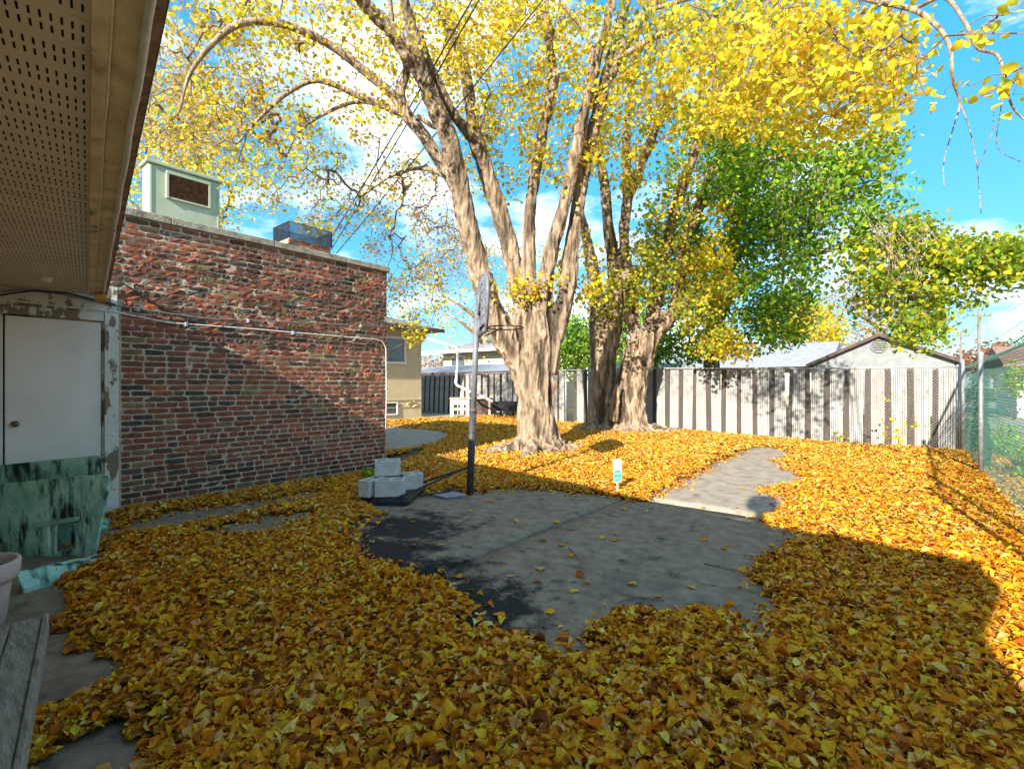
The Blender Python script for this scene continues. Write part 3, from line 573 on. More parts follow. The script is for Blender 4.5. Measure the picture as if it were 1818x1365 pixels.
# front board with a real slot: four pieces round the hole
d1 = 3.92; P, nn = board(rounded([(-70, 866), (195, 841), (163, 1003), (-40, 1045)], [14, 16, 0, 0]), d1, .03)
front = MB(); solid(front, P, nn, .028); fo = front.build('front_board', M['greenwood'], gt)
def pane(px, d, th, name, m_, out=.0):
    mb = MB(); P, nn = board(px, d - out, th); solid(mb, P, nn, th); return mb.build(name, m_, gt)
cut = MB(); P, nn = board([(72, 936), (128, 930), (124, 978), (76, 988)], d1 - .05, .2); solid(cut, P, nn, .2); co = cut.build('slot_cutter', M['dark'])
bmod = fo.modifiers.new('b', 'BOOLEAN'); bmod.object = co; bmod.operation = 'DIFFERENCE'; bmod.solver = 'EXACT'
dg = bpy.context.evaluated_depsgraph_get(); fo.data = bpy.data.meshes.new_from_object(fo.evaluated_get(dg)); fo.modifiers.clear(); bpy.data.objects.remove(co)
pane([(56, 930), (134, 918), (134, 925), (56, 937)], d1, .035, 'ledge', M['mintwood'], .035)
pane([(91, 930), (98, 929), (97, 985), (91, 986)], d1, .02, 'slot_post', M['mintwood'], .004)
mb = MB()
for i, (a, b, c_, d_) in enumerate((((30, 1015), (168, 984), (200, 993), (40, 1046)),)):
    q0, q1, q2, q3 = atg(*a, .16), atg(*b, .10), atg(*c_, .07), atg(*d_, .05); mb.add([q0, q1, q2, q3] + [p - [0, 0, .05] for p in (q0, q1, q2, q3)], [(0, 1, 2, 3), (4, 7, 6, 5), (0, 4, 5, 1), (1, 5, 6, 2), (2, 6, 7, 3), (3, 7, 4, 0)])
mb.build('foot_plank', M['greenwood'], gt)
mb = MB(); q = [atg(178, 925, .02), atg(196, 928, .02), atg(190, 945, .02), atg(160, 945, .02)]; mb.add(q + [p + [0, 0, .04] for p in q], [(0, 1, 2, 3), (4, 7, 6, 5), (0, 4, 5, 1), (1, 5, 6, 2), (2, 6, 7, 3), (3, 7, 4, 0)]); mb.build('rear_foot', M['greenwood'], gt)
# pot
pc = atg(-52, 1120); pt = thing('flower_pot', 'pinkish clay flower pot with a thick rim at the left edge', 'pot', tuple(pc))
MB().lathe([(0, 0), (.125, 0), (.14, .02), (.165, .25), (.168, .262), (.185, .262), (.198, .29), (.205, .365), (.200, .378), (.182, .378), (.178, .35), (.172, .30)], pc, 40).build('pot_body', M['pot'], pt)
MB().lathe([(.0, .335), (.09, .33), (.175, .318)], pc, 20).build('potting_soil', M['soil'], pt)
# bleached plank bench beside the house wall
bt = thing('plank_bench', 'low bleached plank bench with split boards at the lower left edge', 'bench', en(1.9, -.4, 0))
c1 = atg(74, 1093, .42); sC = float(Vector((c1[0], c1[1], 0)).dot(E3)); nC = float(Vector((c1[0], c1[1], 0)).dot(N3))
for i in range(4):
    w_ = .085; n1 = nC - i * (w_ + .006); MB().box((sC - 1.5, n1 - w_, .395), (sC + (.0, -.02, .015, -.01)[i], n1, .42 - .002 * i), AX, bev=.004).build('plank', M['oldplank'], bt)
MB().box((sC - 1.5, nC + .003, .34), (sC + .01, nC + .022, .425), AX, bev=.004).build('edge_board', M['oldplank'], bt)
for s_ in (sC - .06, sC - 1.4):
    for n1 in (nC - .05, nC - .33): MB().box((s_ - .07, n1 - .05, .02), (s_, n1, .393), AX, bev=.004).build('leg', M['oldplank'], bt)

# ------------------------------------------------------------------ BASKETBALL STAND
pb = atg(834, 881); ptop = at(846, 560, 6.2)
bs = thing('basketball_hoop', 'portable basketball hoop on a leaning grey pole weighted with blocks', 'basketball hoop', tuple(pb))
def lerp(a, b, t): return np.array(a) * (1 - t) + np.array(b) * t
mid = lerp(pb, ptop, .47)
MB().tube([pb + [0, 0, -.01], mid], .045, 16).build('lower_pole', M['polelo'], bs)
MB().tube([mid - (ptop - pb) * .01, mid, mid + (ptop - pb) * .02], [.048, .048, .042], 16).build('pole_collar', M['polelo'], bs)
ptt = at(848, 545, 6.2); MB().tube([mid, ptt], .038, 16).build('upper_pole', M['polehi'], bs)
# backboard seen almost edge-on, its face turned to the right of the pole
bn = Vector((rt[0] * .985 + fw[0] * .17, rt[1] * .985 + fw[1] * .17, 0)).normalized(); bw = Vector((-bn.y, bn.x, 0)); bc = Vector(at(855, 541, 6.2)); 
ol = []
for a in np.linspace(0, math.pi, 15): ol.append((.54 * math.cos(a), .12 + .24 * math.sin(a)))
ol = [(-.0 + .40, -.36), (.54, .05)] + ol[1:-1] + [(-.54, .05), (-.40, -.36)]
tilt = Vector((0, 0, 1))
mb = MB(); mb.prism(ol, .035, ax=(tuple(bw), (0, 0, 1), tuple(bn)), org=tuple(bc)); bo = mb.build('backboard', M['board'], bs)
mb = MB(); n = len(ol); mb.tube([tuple(bc + bw * x * 1.0 + Vector((0, 0, z)) + bn * .015) for x, z in ol + ol[:1]], .022, 6); mb.build('backboard_edge', M['polehi'], bo)
mb = MB()
for zz in (-.28, -.18, -.08, .02, .12, .22): mb.box((-.42, zz - .012, -.03), (.42, zz + .012, 0), (tuple(bw), (0, 0, 1), tuple(bn)), tuple(bc))
for xx in (-.4, -.2, 0, .2, .4): mb.box((xx - .012, -.3, -.034), (xx + .012, .26, -.004), (tuple(bw), (0, 0, 1), tuple(bn)), tuple(bc))
mb.build('backboard_rib', M['polehi'], bo)
mb = MB()
for s_ in (-.05, .05):
    mb.tube([tuple(Vector(ptt) + bw * s_ - Vector((0, 0, .1))), tuple(bc + bw * s_ + Vector((0, 0, .18)) - bn * .03)], .014, 6); mb.tube([tuple(Vector(ptt) + bw * s_ - Vector((0, 0, .38))), tuple(bc + bw * s_ - Vector((0, 0, .2)) - bn * .03)], .014, 6)
mb.build('bracket', M['polehi'], bs)
rc = bc + bn * .31 - Vector((0, 0, .285)); mb = MB(); mb.tube([tuple(rc + (bn * math.cos(a) + bw * math.sin(a)) * .225) for a in np.linspace(0, 2 * math.pi, 33)], .0085, 6, cap=False)
mb.tube([tuple(bc + bn * .03 - Vector((0, 0, .30)) + bw * .1), tuple(rc - bn * .18 + bw * .13)], .008, 5); mb.tube([tuple(bc + bn * .03 - Vector((0, 0, .30)) - bw * .1), tuple(rc - bn * .18 - bw * .13)], .008, 5)
mb.tube([tuple(bc + bn * .03 - Vector((0, 0, .40))), tuple(rc - bn * .05 - Vector((0, 0, .01)))], .008, 5); mb.build('rim', M['rim'], bs)
# ballast base and braces
b0 = atg(648, 885, .06); b1 = atg(735, 888, .06)
base_px = rounded([(638, 886), (652, 900), (724, 902), (756, 872), (704, 852), (655, 862)], [5, 6, 9, 8, 5, 5])
P = [atg(u, v, .0) for u, v in base_px]; mb = MB(); n = len(P); ctr = np.mean(P, 0); vs = []
for z, k in ((.0, 1.0), (.05, 1.01), (.056, .985), (.088, .965), (.097, .93)): vs += [ctr * [1, 1, 0] + (p - ctr) * [k, k, 0] + [0, 0, z + .018] for p in P]
mb.add(vs, [(i + r_ * n, (i + 1) % n + r_ * n, (i + 1) % n + (r_ + 1) * n, i + (r_ + 1) * n) for r_ in range(4) for i in range(n)] + [tuple(range(4 * n, 5 * n)), tuple(range(n))[::-1]]); mb.build('ballast_base', M['plastic'], bs)
for (A, B, r_) in (((700, 886, .12), (831, 826, None), .012), ((745, 858, .10), (831, 829, None), .012), ((748, 862, .06), (820, 872, .05), .016), ((745, 880, .05), (800, 872, .05), .014)):
    p0 = atg(*A); p1 = lerp(pb, ptop, .16) + np.array([-.03, 0, .0]) if B[2] is None else atg(*B); MB().tube([p0, p1], r_, 8).build('brace', M['plastic'], bs)
P = [atg(u, v, .05) for u, v in ((735, 865), (752, 850), (756, 866), (728, 886))]; mb = MB(); mb.add([p + [0, 0, .03] for p in P] + [p - [0, 0, .03] for p in P], [(0, 1, 2, 3), (4, 7, 6, 5), (0, 4, 5, 1), (1, 5, 6, 2), (2, 6, 7, 3), (3, 7, 4, 0)]); mb.build('wheel_bracket', M['plastic'], bs)
P = [atg(u, v, .035) for u, v in ((764, 878), (792, 885), (830, 880), (806, 872))]; mb = MB(); mb.add([p + [0, 0, .012] for p in P] + [p - [0, 0, .012] for p in P], [(0, 1, 2, 3), (4, 7, 6, 5), (0, 4, 5, 1), (1, 5, 6, 2), (2, 6, 7, 3), (3, 7, 4, 0)]); mb.build('foot_plate', M['polehi'], bs)
# cinder blocks
def block(c, rz, label, size=(.36, .19, .19), end=False):
    t_ = MB(); L_, D_, H_ = size; w = .03
    ax = (Vector((math.cos(rz), math.sin(rz), 0)), Vector((-math.sin(rz), math.cos(rz), 0)), Vector((0, 0, 1)))
    bm = bmesh.new()
    # hollow block: outer shell with two open cells
    outs = [(-L_ / 2, -D_ / 2), (L_ / 2, D_ / 2)]; x0 = -L_ / 2; x1 = L_ / 2; y0 = -D_ / 2; y1 = D_ / 2
    for lo, hi in (((x0, y0, 0), (x1, y0 + w, H_)), ((x0, y1 - w, 0), (x1, y1, H_)), ((x0, y0 + w, 0), (x0 + w, y1 - w, H_ - .001)), ((x1 - w, y0 + w, 0), (x1, y1 - w, H_ - .001)), ((-w / 2, y0 + w, 0), (w / 2, y1 - w, H_ - .002)), ((x0 + w, y0 + w, .0), (x1 - w, y1 - w, .05))): t_.box(lo, hi, ax, c, bev=.004)
    o = t_.build('cinder_block', M['block']); c = Vector(c)
    o.data.transform(Matrix.Translation(-c)); o.location = c
    return tag(o, label, 'cinder block', 'cinder blocks weighting the hoop base')
yw = R(YAW)
p = atg(660, 878, .115); block(tuple(p), yw + 1.2, 'cinder block at the left end of the lower row', (.30, .15, .19))
p = atg(693, 879, .115); block(tuple(p), yw + .12, 'cinder block in the middle of the lower row under the top block', (.33, .19, .19))
p = atg(730, 866, .115); block(tuple(p), yw + .5, 'cinder block at the right end of the pile beside the brace', (.25, .19, .19))
p = at(688, 849, 5.95); block((p[0], p[1], .309), yw + .28, 'cinder block sitting on top of the other blocks', (.30, .2, .18))
# ------------------------------------------------------------------ YARD SIGN
sp = atg(1096, 876, .03); st = thing('yard_sign', 'small white and green plastic marker on a stake in the leaves', 'sign', tuple(sp))
sv = Vector((rt[0], rt[1], 0)); sn = Vector((-fw[0], -fw[1], 0)); zc = .0
MB().box((-.008, 0, -.004), (.008, .22, .004), (tuple(sv), (0, 0, 1), tuple(sn)), tuple(sp)).build('stake', M['signw'], st)
MB().prism([(-.052, .17), (-.03, .145), (.03, .145), (.052, .17), (.052, .415), (.04, .43), (-.04, .43), (-.052, .415)], .004, ax=(tuple(sv), (0, 0, 1), tuple(sn)), org=tuple(Vector(sp) + sn * .005)).build('panel', M['signw'], st)
MB().prism([(-.044, .175), (-.026, .155), (.026, .155), (.044, .175), (.044, .275), (.03, .292), (0, .298), (-.03, .292), (-.044, .275)], .0015, ax=(tuple(sv), (0, 0, 1), tuple(sn)), org=tuple(Vector(sp) + sn * .0095)).build('green_print', M['signg'], st)
mb = MB()
for i, (z, w) in enumerate(((.40, .036), (.375, .03), (.352, .036), (.33, .026))): mb.box((-w, z - .004, .0095), (w, z + .003, .0108), (tuple(sv), (0, 0, 1), tuple(sn)), tuple(sp))
mb.build('grey_print', M['signgrey'], st)
mb = MB()
for i, (z, w) in enumerate(((.262, .026), (.246, .03), (.205, .022), (.19, .026))): mb.box((-w, z - .002, .0112), (w, z + .002, .0122), (tuple(sv), (0, 0, 1), tuple(sn)), tuple(sp))
mb.build('white_print', M['signw'], st)

# ------------------------------------------------------------------ BACK FENCE (white ribbed slat panels, single brown slats, posts)
bf = thing('slat_fence', 'long white ribbed slat fence with brown slats across the back of the yard', 'fence', (-6, 13.8, 0))
path = [(.74, 13.8), (-9.0, 13.8), (-12.7, 15.2), (-19.2, 15.9)]
PW2, BW2 = .27, .12
pm = None; sm = None
def local_mesh(mb, name, m):
    o = mb.build(name, m); me = o.data; bpy.data.objects.remove(o); return me
mb = MB(); 
for i in range(7): mb.box((i * PW2 / 7 + .003, -.005, .0), ((i + 1) * PW2 / 7 - .011, .007, 1.74), bev=0, col=(1, 1, 1))
mb.box((.004, -.018, .005), (PW2 - .006, -.0155, 1.73), col=(.30, .27, .23)); pm = local_mesh(mb, 'slat_panel', M['slatw'])  # dark sheet added behind the slats: gap shade put into its colour
mb = MB(); mb.box((0, -.004, 0), (BW2 * .46 - .008, .008, 1.76)).box((BW2 * .46, -.004, .01), (BW2 - .014, .008, 1.75)).box((-.012, -.021, .01), (BW2 + .004, -.0185, 1.72)); sm = local_mesh(mb, 'slat', M['slatb'])
rf = random.Random(3)
def put(me, name, x, y, z, rz, parent, rx=0, sz=1, sx_=1):
    o = bpy.data.objects.new(name, me); COL.objects.link(o); o.location = (x, y, z); o.rotation_euler = (0, rx, rz); o.scale = (sx_, 1, sz); bake_parent(o, parent); return o
for k in range(3):
    A = np.array(path[k]); B = np.array(path[k + 1]); L = np.linalg.norm(B - A); d = (B - A) / L; rz = math.atan2(d[1], d[0]); s = .05; i = 0
    while s + PW2 + BW2 < L:
        p = A + d * s; put(pm, 'slat_panel', p[0], p[1], float(gz(*p)) + .02 + rf.uniform(-.012, .012), rz, bf, rf.gauss(0, .009) - (.05 if k == 2 and s > 3.5 else 0), 1 + rf.uniform(-.008, .008), rf.uniform(.93, 1.05))
        p = A + d * (s + PW2); put(sm, 'slat', p[0], p[1], float(gz(*p)) + .02 + rf.uniform(-.02, .01), rz, bf, rf.gauss(0, .010) - (.05 if k == 2 and s > 3.5 else 0), 1, rf.uniform(.7, 1.12)); s += PW2 + BW2
    rail = MB(); nq = max(2, int(L / .8)); rail.tube([(*(A + d * L * j / nq), float(gz(*(A + d * L * j / nq))) + 1.80 + rf.uniform(-.004, .004)) for j in range(nq + 1)], .021, 8); rail.build('top_rail', M['galv'], bf)
    nrm = np.array([-d[1], d[0]]); 
    for j in range(int(L / 2.9) + 1):
        p = A + d * min(L, j * 2.9) + nrm * -.06 * (1 if k >= 0 else 1); q_ = A + d * min(L, j * 2.9) + nrm * (-.0); MB().tube([(q_[0], q_[1] + .055, -.05), (q_[0], q_[1] + .055, float(gz(*q_)) + 1.84)], .027, 8).build('post', M['galv'], bf)
mesh = MB(); 
for k in range(2):
    A = np.array(path[k]) + [0, -.03]; B = np.array(path[k + 1]) + [0, -.03]; zz = float(gz(*B)) if k else .03
    lattice(mesh, A, B, zz + .02, 1.79 + zz * .6, .062, .0016)
tag(mesh.build('wire_mesh', M['wire'], bf, fix=False), kind='stuff')
MB().tube([(.80, 13.76, -.05), (.80, 13.76, 1.95)], .035, 10).build('post', M['galv'], bf)

# ------------------------------------------------------------------ RIGHT CHAIN-LINK FENCE with green screen
FX = .86
cf = thing('chain_link_fence', 'green chain-link fence with a torn green privacy screen on the right', 'fence', (FX, 9, 0))
for y, h in ((13.62, 1.86), (10.25, 1.86), (5.7, 1.86), (4.35, 1.86)):
    po = MB().tube([(FX - .055, y, -.05), (FX - .055, y, h)], .030, 12).build('post', M['galv'], cf); MB().lathe([(.034, h - .01), (.034, h + .02), (.02, h + .045), (0, h + .05)], (FX - .055, y, 0), 12).build('post_cap', M['galv'], po)
MB().tube([(FX + .02, y, 1.80 + .008 * math.sin(y * 2)) for y in np.arange(4.35, 13.7, .5)], .020, 10).build('top_rail', M['galv'], cf)
mesh = MB(); lattice(mesh, (FX - .02, 13.62), (FX - .02, 4.35), .03, 1.80, .066, .0015, 3); tag(mesh.build('wire_mesh', M['greenwire'], cf, fix=False), kind='stuff')
scr = MB(); rz_ = random.Random(8)
def strip(y0, y1, z, w, sag, topz):
    ys_ = np.arange(y0, y1 + .01, .3); vs = []; ph = rz_.uniform(0, 6)
    for y in ys_:
        b_ = .02 * math.sin(y * 3.1 + z * 4) + .012 * math.sin(y * 7 + ph); zz = z + sag * math.sin((y - y0) / (y1 - y0) * 3.14) * z / 1.7 + .006 * math.sin(y * 5 + ph)
        vs += [(FX + .05 + b_, y, zz), (FX + .05 + b_ + .002, y, zz + w)]
    scr.add(vs, [(2 * i, 2 * i + 1, 2 * i + 3, 2 * i + 2) for i in range(len(ys_) - 1)])
for i in range(72): strip(10.3, 13.55, .03 + i * .0232, .0185, -.08, 0)
for i in range(34):
    z = .03 + i * .0232
    if rz_.random() < .62 - z * .55: strip(6.2 + rz_.uniform(0, 1.2), 10.2 - z * rz_.uniform(.0, 1.4), z, .010, -.10, 0)
for i in range(7):
    z = .95 + i * .12; strip(7 + rz_.uniform(0, .8), 10.2, z, .005, -.10, 0)
tag(scr.build('privacy_screen', M['screen'], cf, fix=False), kind='stuff')

# ------------------------------------------------------------------ NEIGHBOUR BUILDINGS
def frame_box(name, lo, hi, m, p): return MB().box(lo, hi, bev=.01).build(name, m, p)
# yellow bungalow at left
yb = thing('bungalow', 'yellow stucco bungalow with grey hipped roof beyond the brick building', 'bungalow', (-19, 9, 0))
MB().box((-25, 5, 0), (-15.5, 13.1, 3.62)).build('wall', M['stucco'], yb)
mb = MB(); x0, x1, y0, y1, z = -25.7, -14.85, 4.3, 13.75, 3.60
mb.add([(x0, y0, z), (x1, y0, z), (x1, y1, z), (x0, y1, z), (-20.3, 8.2, z + 1.7), (-20.3, 9.7, z + 1.7), (x0, y0, z + .1), (x1, y0, z + .1), (x1, y1, z + .1), (x0, y1, z + .1)], [(0, 3, 2, 1), (6, 7, 4), (7, 8, 5, 4), (8, 9, 5), (9, 6, 4, 5), (0, 1, 7, 6), (1, 2, 8, 7), (2, 3, 9, 8), (3, 0, 6, 9)]); mb.build('roof', M['shingle'], yb)
MB().box((x1 + .002, y0, z - .03), (x1 + .05, y1, z + .11), bev=.01).build('fascia', M['browntrim'], yb)
def window(parent, X, y0, y1, z0, z1, t=.09):
    mb = MB(); mb.box((X - .02, y0, z0), (X + .05, y0 + t, z1), bev=.006).box((X - .02, y1 - t, z0), (X + .05, y1, z1), bev=.006).box((X - .02, y0 + t, z1 - t), (X + .048, y1 - t, z1), bev=.006).box((X - .02, y0 + t, z0), (X + .06, y1 - t, z0 + t), bev=.006)
    w = mb.build('window', M['whitepaint'], parent); MB().box((X - .01, y0 + t, z0 + t), (X + .012, y1 - t, z1 - t)).build('pane', M['glass'], w); return w
window(yb, -15.5, 10.8, 12.30, 2.25, 3.32)
window(yb, -15.5, 11.1, 11.9, .28, .78, .05)
mb = MB(); mb.box((-15.498, 5, .84), (-15.47, 13.1, .87)).box((-15.498, 5, .55), (-15.48, 13.12, .575)); mb.build('trim_line', M['stucco'], yb)
mb = MB(); yc, zc_ = 12.62, .68
for a, b in (((-.30, 0), (0, .13)), ((0, .13), (.30, 0)), ((.30, 0), (0, -.13)), ((0, -.13), (-.30, 0))): mb.tube([(-15.475, yc + a[0], zc_ + a[1]), (-15.475, yc + b[0], zc_ + b[1])], .016, 5)
mb.build('diamond_moulding', M['stucco'], yb)
dp = thing('downspout', 'long white downspout stepping from the bungalow eave across the fence', 'downspout', tuple(at(812, 680, 18.6)))
MB().tube([at(745, 597, 19.6), at(775, 606, 19.2), at(808, 616, 18.6), at(813, 620, 18.6), at(812, 650, 18.6), at(809, 680, 18.6), at(813, 685, 18.55), at(840, 697, 18.3), at(875, 713, 18.0)], .055, 8).build('pipe', M['whitepaint'], dp)
# pale wooden work table and black trough in front of the fence
def gp(u, v): return atg(u, v, .1)
a0 = gp(799, 742); tb = thing('work_table', 'pale bare wood work table standing in front of the fence', 'table', tuple(a0))
rv = Vector((rt[0], rt[1], 0)); fv = Vector((fw[0], fw[1], 0)); axr = (tuple(rv), tuple(fv), (0, 0, 1))
sc = a0[:2].dot(fw) / FPX
Lt = 72 * sc; Ht = 36 * sc
MB().box((-.02, -.05, Ht - .05), (Lt + .02, .6, Ht), axr, tuple(a0), bev=.01).build('table_top', M['palewood'], tb)
for x in (0, Lt * .42, Lt - .09):
    for y in (0, .5): MB().box((x, y, 0), (x + .09, y + .06, Ht - .052), axr, tuple(a0), bev=.006).build('leg', M['palewood'], tb)
MB().box((.092, .01, Ht - .28), (Lt * .42 - .002, .03, Ht - .053), axr, tuple(a0)).build('apron', M['palewood'], tb)
MB().box((.092, .01, Ht * .38), (Lt * .42 - .002, .05, Ht * .38 + .09), axr, tuple(a0)).build('stretcher', M['palewood'], tb)
MB().box((Lt * .42 + .1, .1, .1), (Lt - .1, .12, Ht - .06), axr, tuple(a0)).build('side_panel', M['browntrim'], tb)
a0 = gp(873, 745); bq = thing('metal_trough', 'black metal trough planter on thin legs in front of the fence', 'trough', tuple(a0)); Lq = 60 * sc
mb = MB(); zb, zt_ = .34, .70; mb.add([Vector(a0) + rv * x + fv * y + Vector((0, 0, z)) for z, x0, x1, y0, y1 in ((zb, .06, Lq - .06, .05, .4), (zt_, 0, Lq, 0, .45), (zt_, .03, Lq - .03, .03, .42), (zb + .03, .08, Lq - .08, .07, .38)) for x, y in ((x0, y0), (x1, y0), (x1, y1), (x0, y1))], [(i + r_ * 4, (i + 1) % 4 + r_ * 4, (i + 1) % 4 + r_ * 4 + 4, i + r_ * 4 + 4) for r_ in range(3) for i in range(4)] + [(0, 3, 2, 1), (12, 13, 14, 15)]); mb.build('trough_body', M['blackmetal'], bq)
for x in (.08, Lq * .5, Lq - .1):
    for y in (.06, .36): MB().box((x, y, -.02), (x + .03, y + .03, zb + .01), axr, tuple(a0)).build('leg', M['blackmetal'], bq)
# cream house far behind the fence, shed roof in front of it
chs = thing('cream_house', 'cream stucco house with white eaves beyond the fence left of the big trunk', 'house', (-19, 26, 0))
MB().box((-26, 24, 0), (-13.6, 33, 3.72)).build('wall', M['stucco2'], chs)
mb = MB(); x0, x1, y0, y1, z = -27.6, -12.6, 23.1, 34, 3.78
mb.add([(x0, y0, z), (x1, y0, z), (x1, y1, z), (x0, y1, z), (-23, 28.5, z + 1.5), (-17, 28.5, z + 1.5)], [(0, 3, 2, 1), (0, 1, 5, 4), (1, 2, 5), (2, 3, 4, 5), (3, 0, 4)]); mb.build('roof', M['paleroof'], chs)
MB().box((x0, y0 - .06, z - .14), (x1, y0 - .002, z + .06), bev=.01).build('eave_board', M['whitepaint'], chs)
def window_y(parent, Y, x0, x1, z0, z1, t=.09):
    mb = MB(); mb.box((x0, Y - .05, z0), (x0 + t, Y + .02, z1)).box((x1 - t, Y - .05, z0), (x1, Y + .02, z1)).box((x0 + t, Y - .048, z1 - t), (x1 - t, Y + .02, z1)).box((x0 + t, Y - .06, z0), (x1 - t, Y + .02, z0 + t)).box(((x0 + x1) / 2 - .04, Y - .045, z0 + t), ((x0 + x1) / 2 + .04, Y + .02, z1 - t))
    w = mb.build('window', M['whitepaint'], parent); MB().box((x0 + t, Y - .012, z0 + t), (x1 - t, Y + .01, z1 - t)).build('pane', M['glass'], w)
window_y(chs, 24, -25.2, -23.7, 2.75, 3.5); window_y(chs, 24, -17.5, -16, 2.4, 3.4)
sh = thing('shed', 'low shed with a pale roof and dark brown edge behind the fence', 'shed', (-18, 19, 0))
MB().box((-23.4, 18.2, 0), (-14.6, 21.3, 2.02)).build('wall', M['greysiding'], sh)
mb = MB(); mb.add([(-24, 17.7, 2.10), (-14.2, 17.7, 2.10), (-14.2, 21.8, 2.72), (-24, 21.8, 2.72), (-24, 17.7, 2.04), (-14.2, 17.7, 2.04), (-14.2, 21.8, 2.6), (-24, 21.8, 2.6)], [(0, 1, 2, 3), (4, 7, 6, 5), (0, 4, 5, 1), (1, 5, 6, 2), (2, 6, 7, 3), (3, 7, 4, 0)]); mb.build('roof', M['paleroof'], sh)
MB().box((-24, 17.62, 1.86), (-14.2, 17.696, 2.12)).build('fascia', M['browntrim'], sh)
# garage with gable and round louvre
gg = thing('garage', 'grey garage gable with a round louvred vent above the back fence', 'garage', (-1.25, 30, 0))
mb = MB(); mb.prism([(-4.0, 0), (1.5, 0), (1.5, 2.55), (-1.25, 3.83), (-4.0, 2.55)], 7, ax=((1, 0, 0), (0, 0, 1), (0, 1, 0)), org=(0, 30, 0)); mb.build('wall', M['greysiding'], gg)
mb = MB()
for sx in (-1, 1):
    xe = -1.25 + sx * 3.05; mb.add([(-1.25, 29.75, 3.85), (xe, 29.75, 3.85 - 3.05 * .465), (xe, 37.3, 3.85 - 3.05 * .465), (-1.25, 37.3, 3.85), (-1.25, 29.75, 3.95), (xe, 29.75, 3.95 - 3.05 * .465), (xe, 37.3, 3.95 - 3.05 * .465), (-1.25, 37.3, 3.95)], [(0, 1, 2, 3), (4, 7, 6, 5), (0, 4, 5, 1), (1, 5, 6, 2), (2, 6, 7, 3)])
mb.build('roof', M['shingle'], gg)
mb = MB(); 
for sx in (-1, 1):
    xe = -1.25 + sx * 3.08; mb.add([(-1.25, 29.70, 3.82), (xe, 29.70, 3.82 - 3.08 * .465), (xe, 29.70, 3.98 - 3.08 * .465), (-1.25, 29.70, 3.98), (-1.25, 29.745, 3.82), (xe, 29.745, 3.82 - 3.08 * .465), (xe, 29.745, 3.98 - 3.08 * .465), (-1.25, 29.745, 3.98)], [(0, 1, 2, 3), (4, 7, 6, 5), (0, 4, 5, 1), (1, 5, 6, 2), (2, 6, 7, 3)])
mb.build('barge_board', M['browntrim'], gg)
vt = MB(); vt.tube([(-1.25 + .34 * math.cos(a), 29.97, 3.45 - .06 + .34 * math.sin(a)) for a in np.linspace(0, 2 * math.pi, 25)], .035, 6, cap=False); vo = vt.build('vent', M['greysiding'], gg)
MB().tube([(-1.25, 29.99, 3.39), (-1.25, 29.975, 3.39)], .33, 24).build('vent_back', M['dark'], vo)
for i in range(7):
    zz = 3.39 - .27 + i * .09; hw = math.sqrt(max(0, .33 ** 2 - (zz - 3.39) ** 2)); mb = MB(); mb.add([(-1.25 - hw, 29.965, zz + .03), (-1.25 + hw, 29.965, zz + .03), (-1.25 + hw, 29.92, zz - .02), (-1.25 - hw, 29.92, zz - .02)], [(0, 1, 2, 3)]); mb.build('louver', M['greysiding'], vo, fix=False)
pr = thing('pale_roofed_house', 'house with a long pale bluish roof left of the grey gable', 'house', (-9, 36, 0))
MB().box((-15.5, 35, 0), (-4.2, 42, 2.6)).build('wall', M['stucco2'], pr)
mb = MB(); x0, x1, y0, y1, z = -16, -3.7, 34.2, 43, 2.6; mb.add([(x0, y0, z), (x1, y0, z), (x1, y1, z), (x0, y1, z), (x0, 38.5, z + 1.75), (x1, 38.5, z + 1.75)], [(0, 3, 2, 1), (0, 1, 5, 4), (1, 2, 5), (2, 3, 4, 5), (3, 0, 4)]); mb.build('roof', M['paleroof'], pr)
# garage beyond the right fence
rg = thing('lane_garage', 'white garage with a brown roof across the lane beyond the green fence', 'garage', (9, 34, 0))
MB().box((3.6, 31, 0), (16, 38, 2.35)).build('wall', M['whitepaint'], rg)
mb = MB(); x0, x1, y0, y1, z = 3.1, 16.5, 30.4, 38.6, 2.38; mb.add([(x0, y0, z), (x1, y0, z), (x1, y1, z), (x0, y1, z), (x0, 34.5, z + 1.0), (x1, 34.5, z + 1.0), (x0, y0, z - .12), (x1, y0, z - .12)], [(0, 3, 2, 1), (0, 1, 5, 4), (1, 2, 5), (2, 3, 4, 5), (3, 0, 4), (6, 7, 1, 0)]); mb.build('roof', M['brownroof'], rg)
for i in range(3): MB().box((5 + i * 3.2, 30.96, .1), (7.6 + i * 3.2, 30.998, 2.1), bev=.01).build('garage_door', M['greysiding'], rg)
# lane surface
MB_ = MB(); MB_.add([(1.8, -6, .0), (6.2, -6, .0), (6.2, 60, .0), (1.8, 60, .0)], [(0, 1, 2, 3)]); tag(MB_.build('lane', M['gravel'], fix=False), kind='structure')
# utility poles and wires
def upole(u, vtop, d, label, arm=True):
    p = at(u, 686, d); b = thing('utility_pole', label, 'utility pole', (p[0], p[1], 0), 0, 'utility poles along the lane'); zt = CAMZ + (HY - vtop) / FPX * d
    MB().tube([(p[0], p[1], -.1), (p[0], p[1], zt)], [.16, .11], 10).build('pole', M['poleold'], b)
    if arm:
        A = Vector((p[0], p[1], zt - .7)); MB().box((-1.1, -.06, 0), (1.1, .06, .12), axr, tuple(A)).build('crossarm', M['poleold'], b)
        for x in (-1, -.5, .5, 1): q_ = A + rv * x; MB().lathe([(.03, .12), (.05, .16), (.05, .24), (.02, .28), (0, .28)], tuple(q_), 8).build('insulator', M['glass'], b)
    return Vector((p[0], p[1], zt))
z1 = upole(1738, 548, 44, 'taller weathered utility pole above the fence corner'); z2 = upole(1706, 588, 62, 'farther thin utility pole left of the taller pole', True)
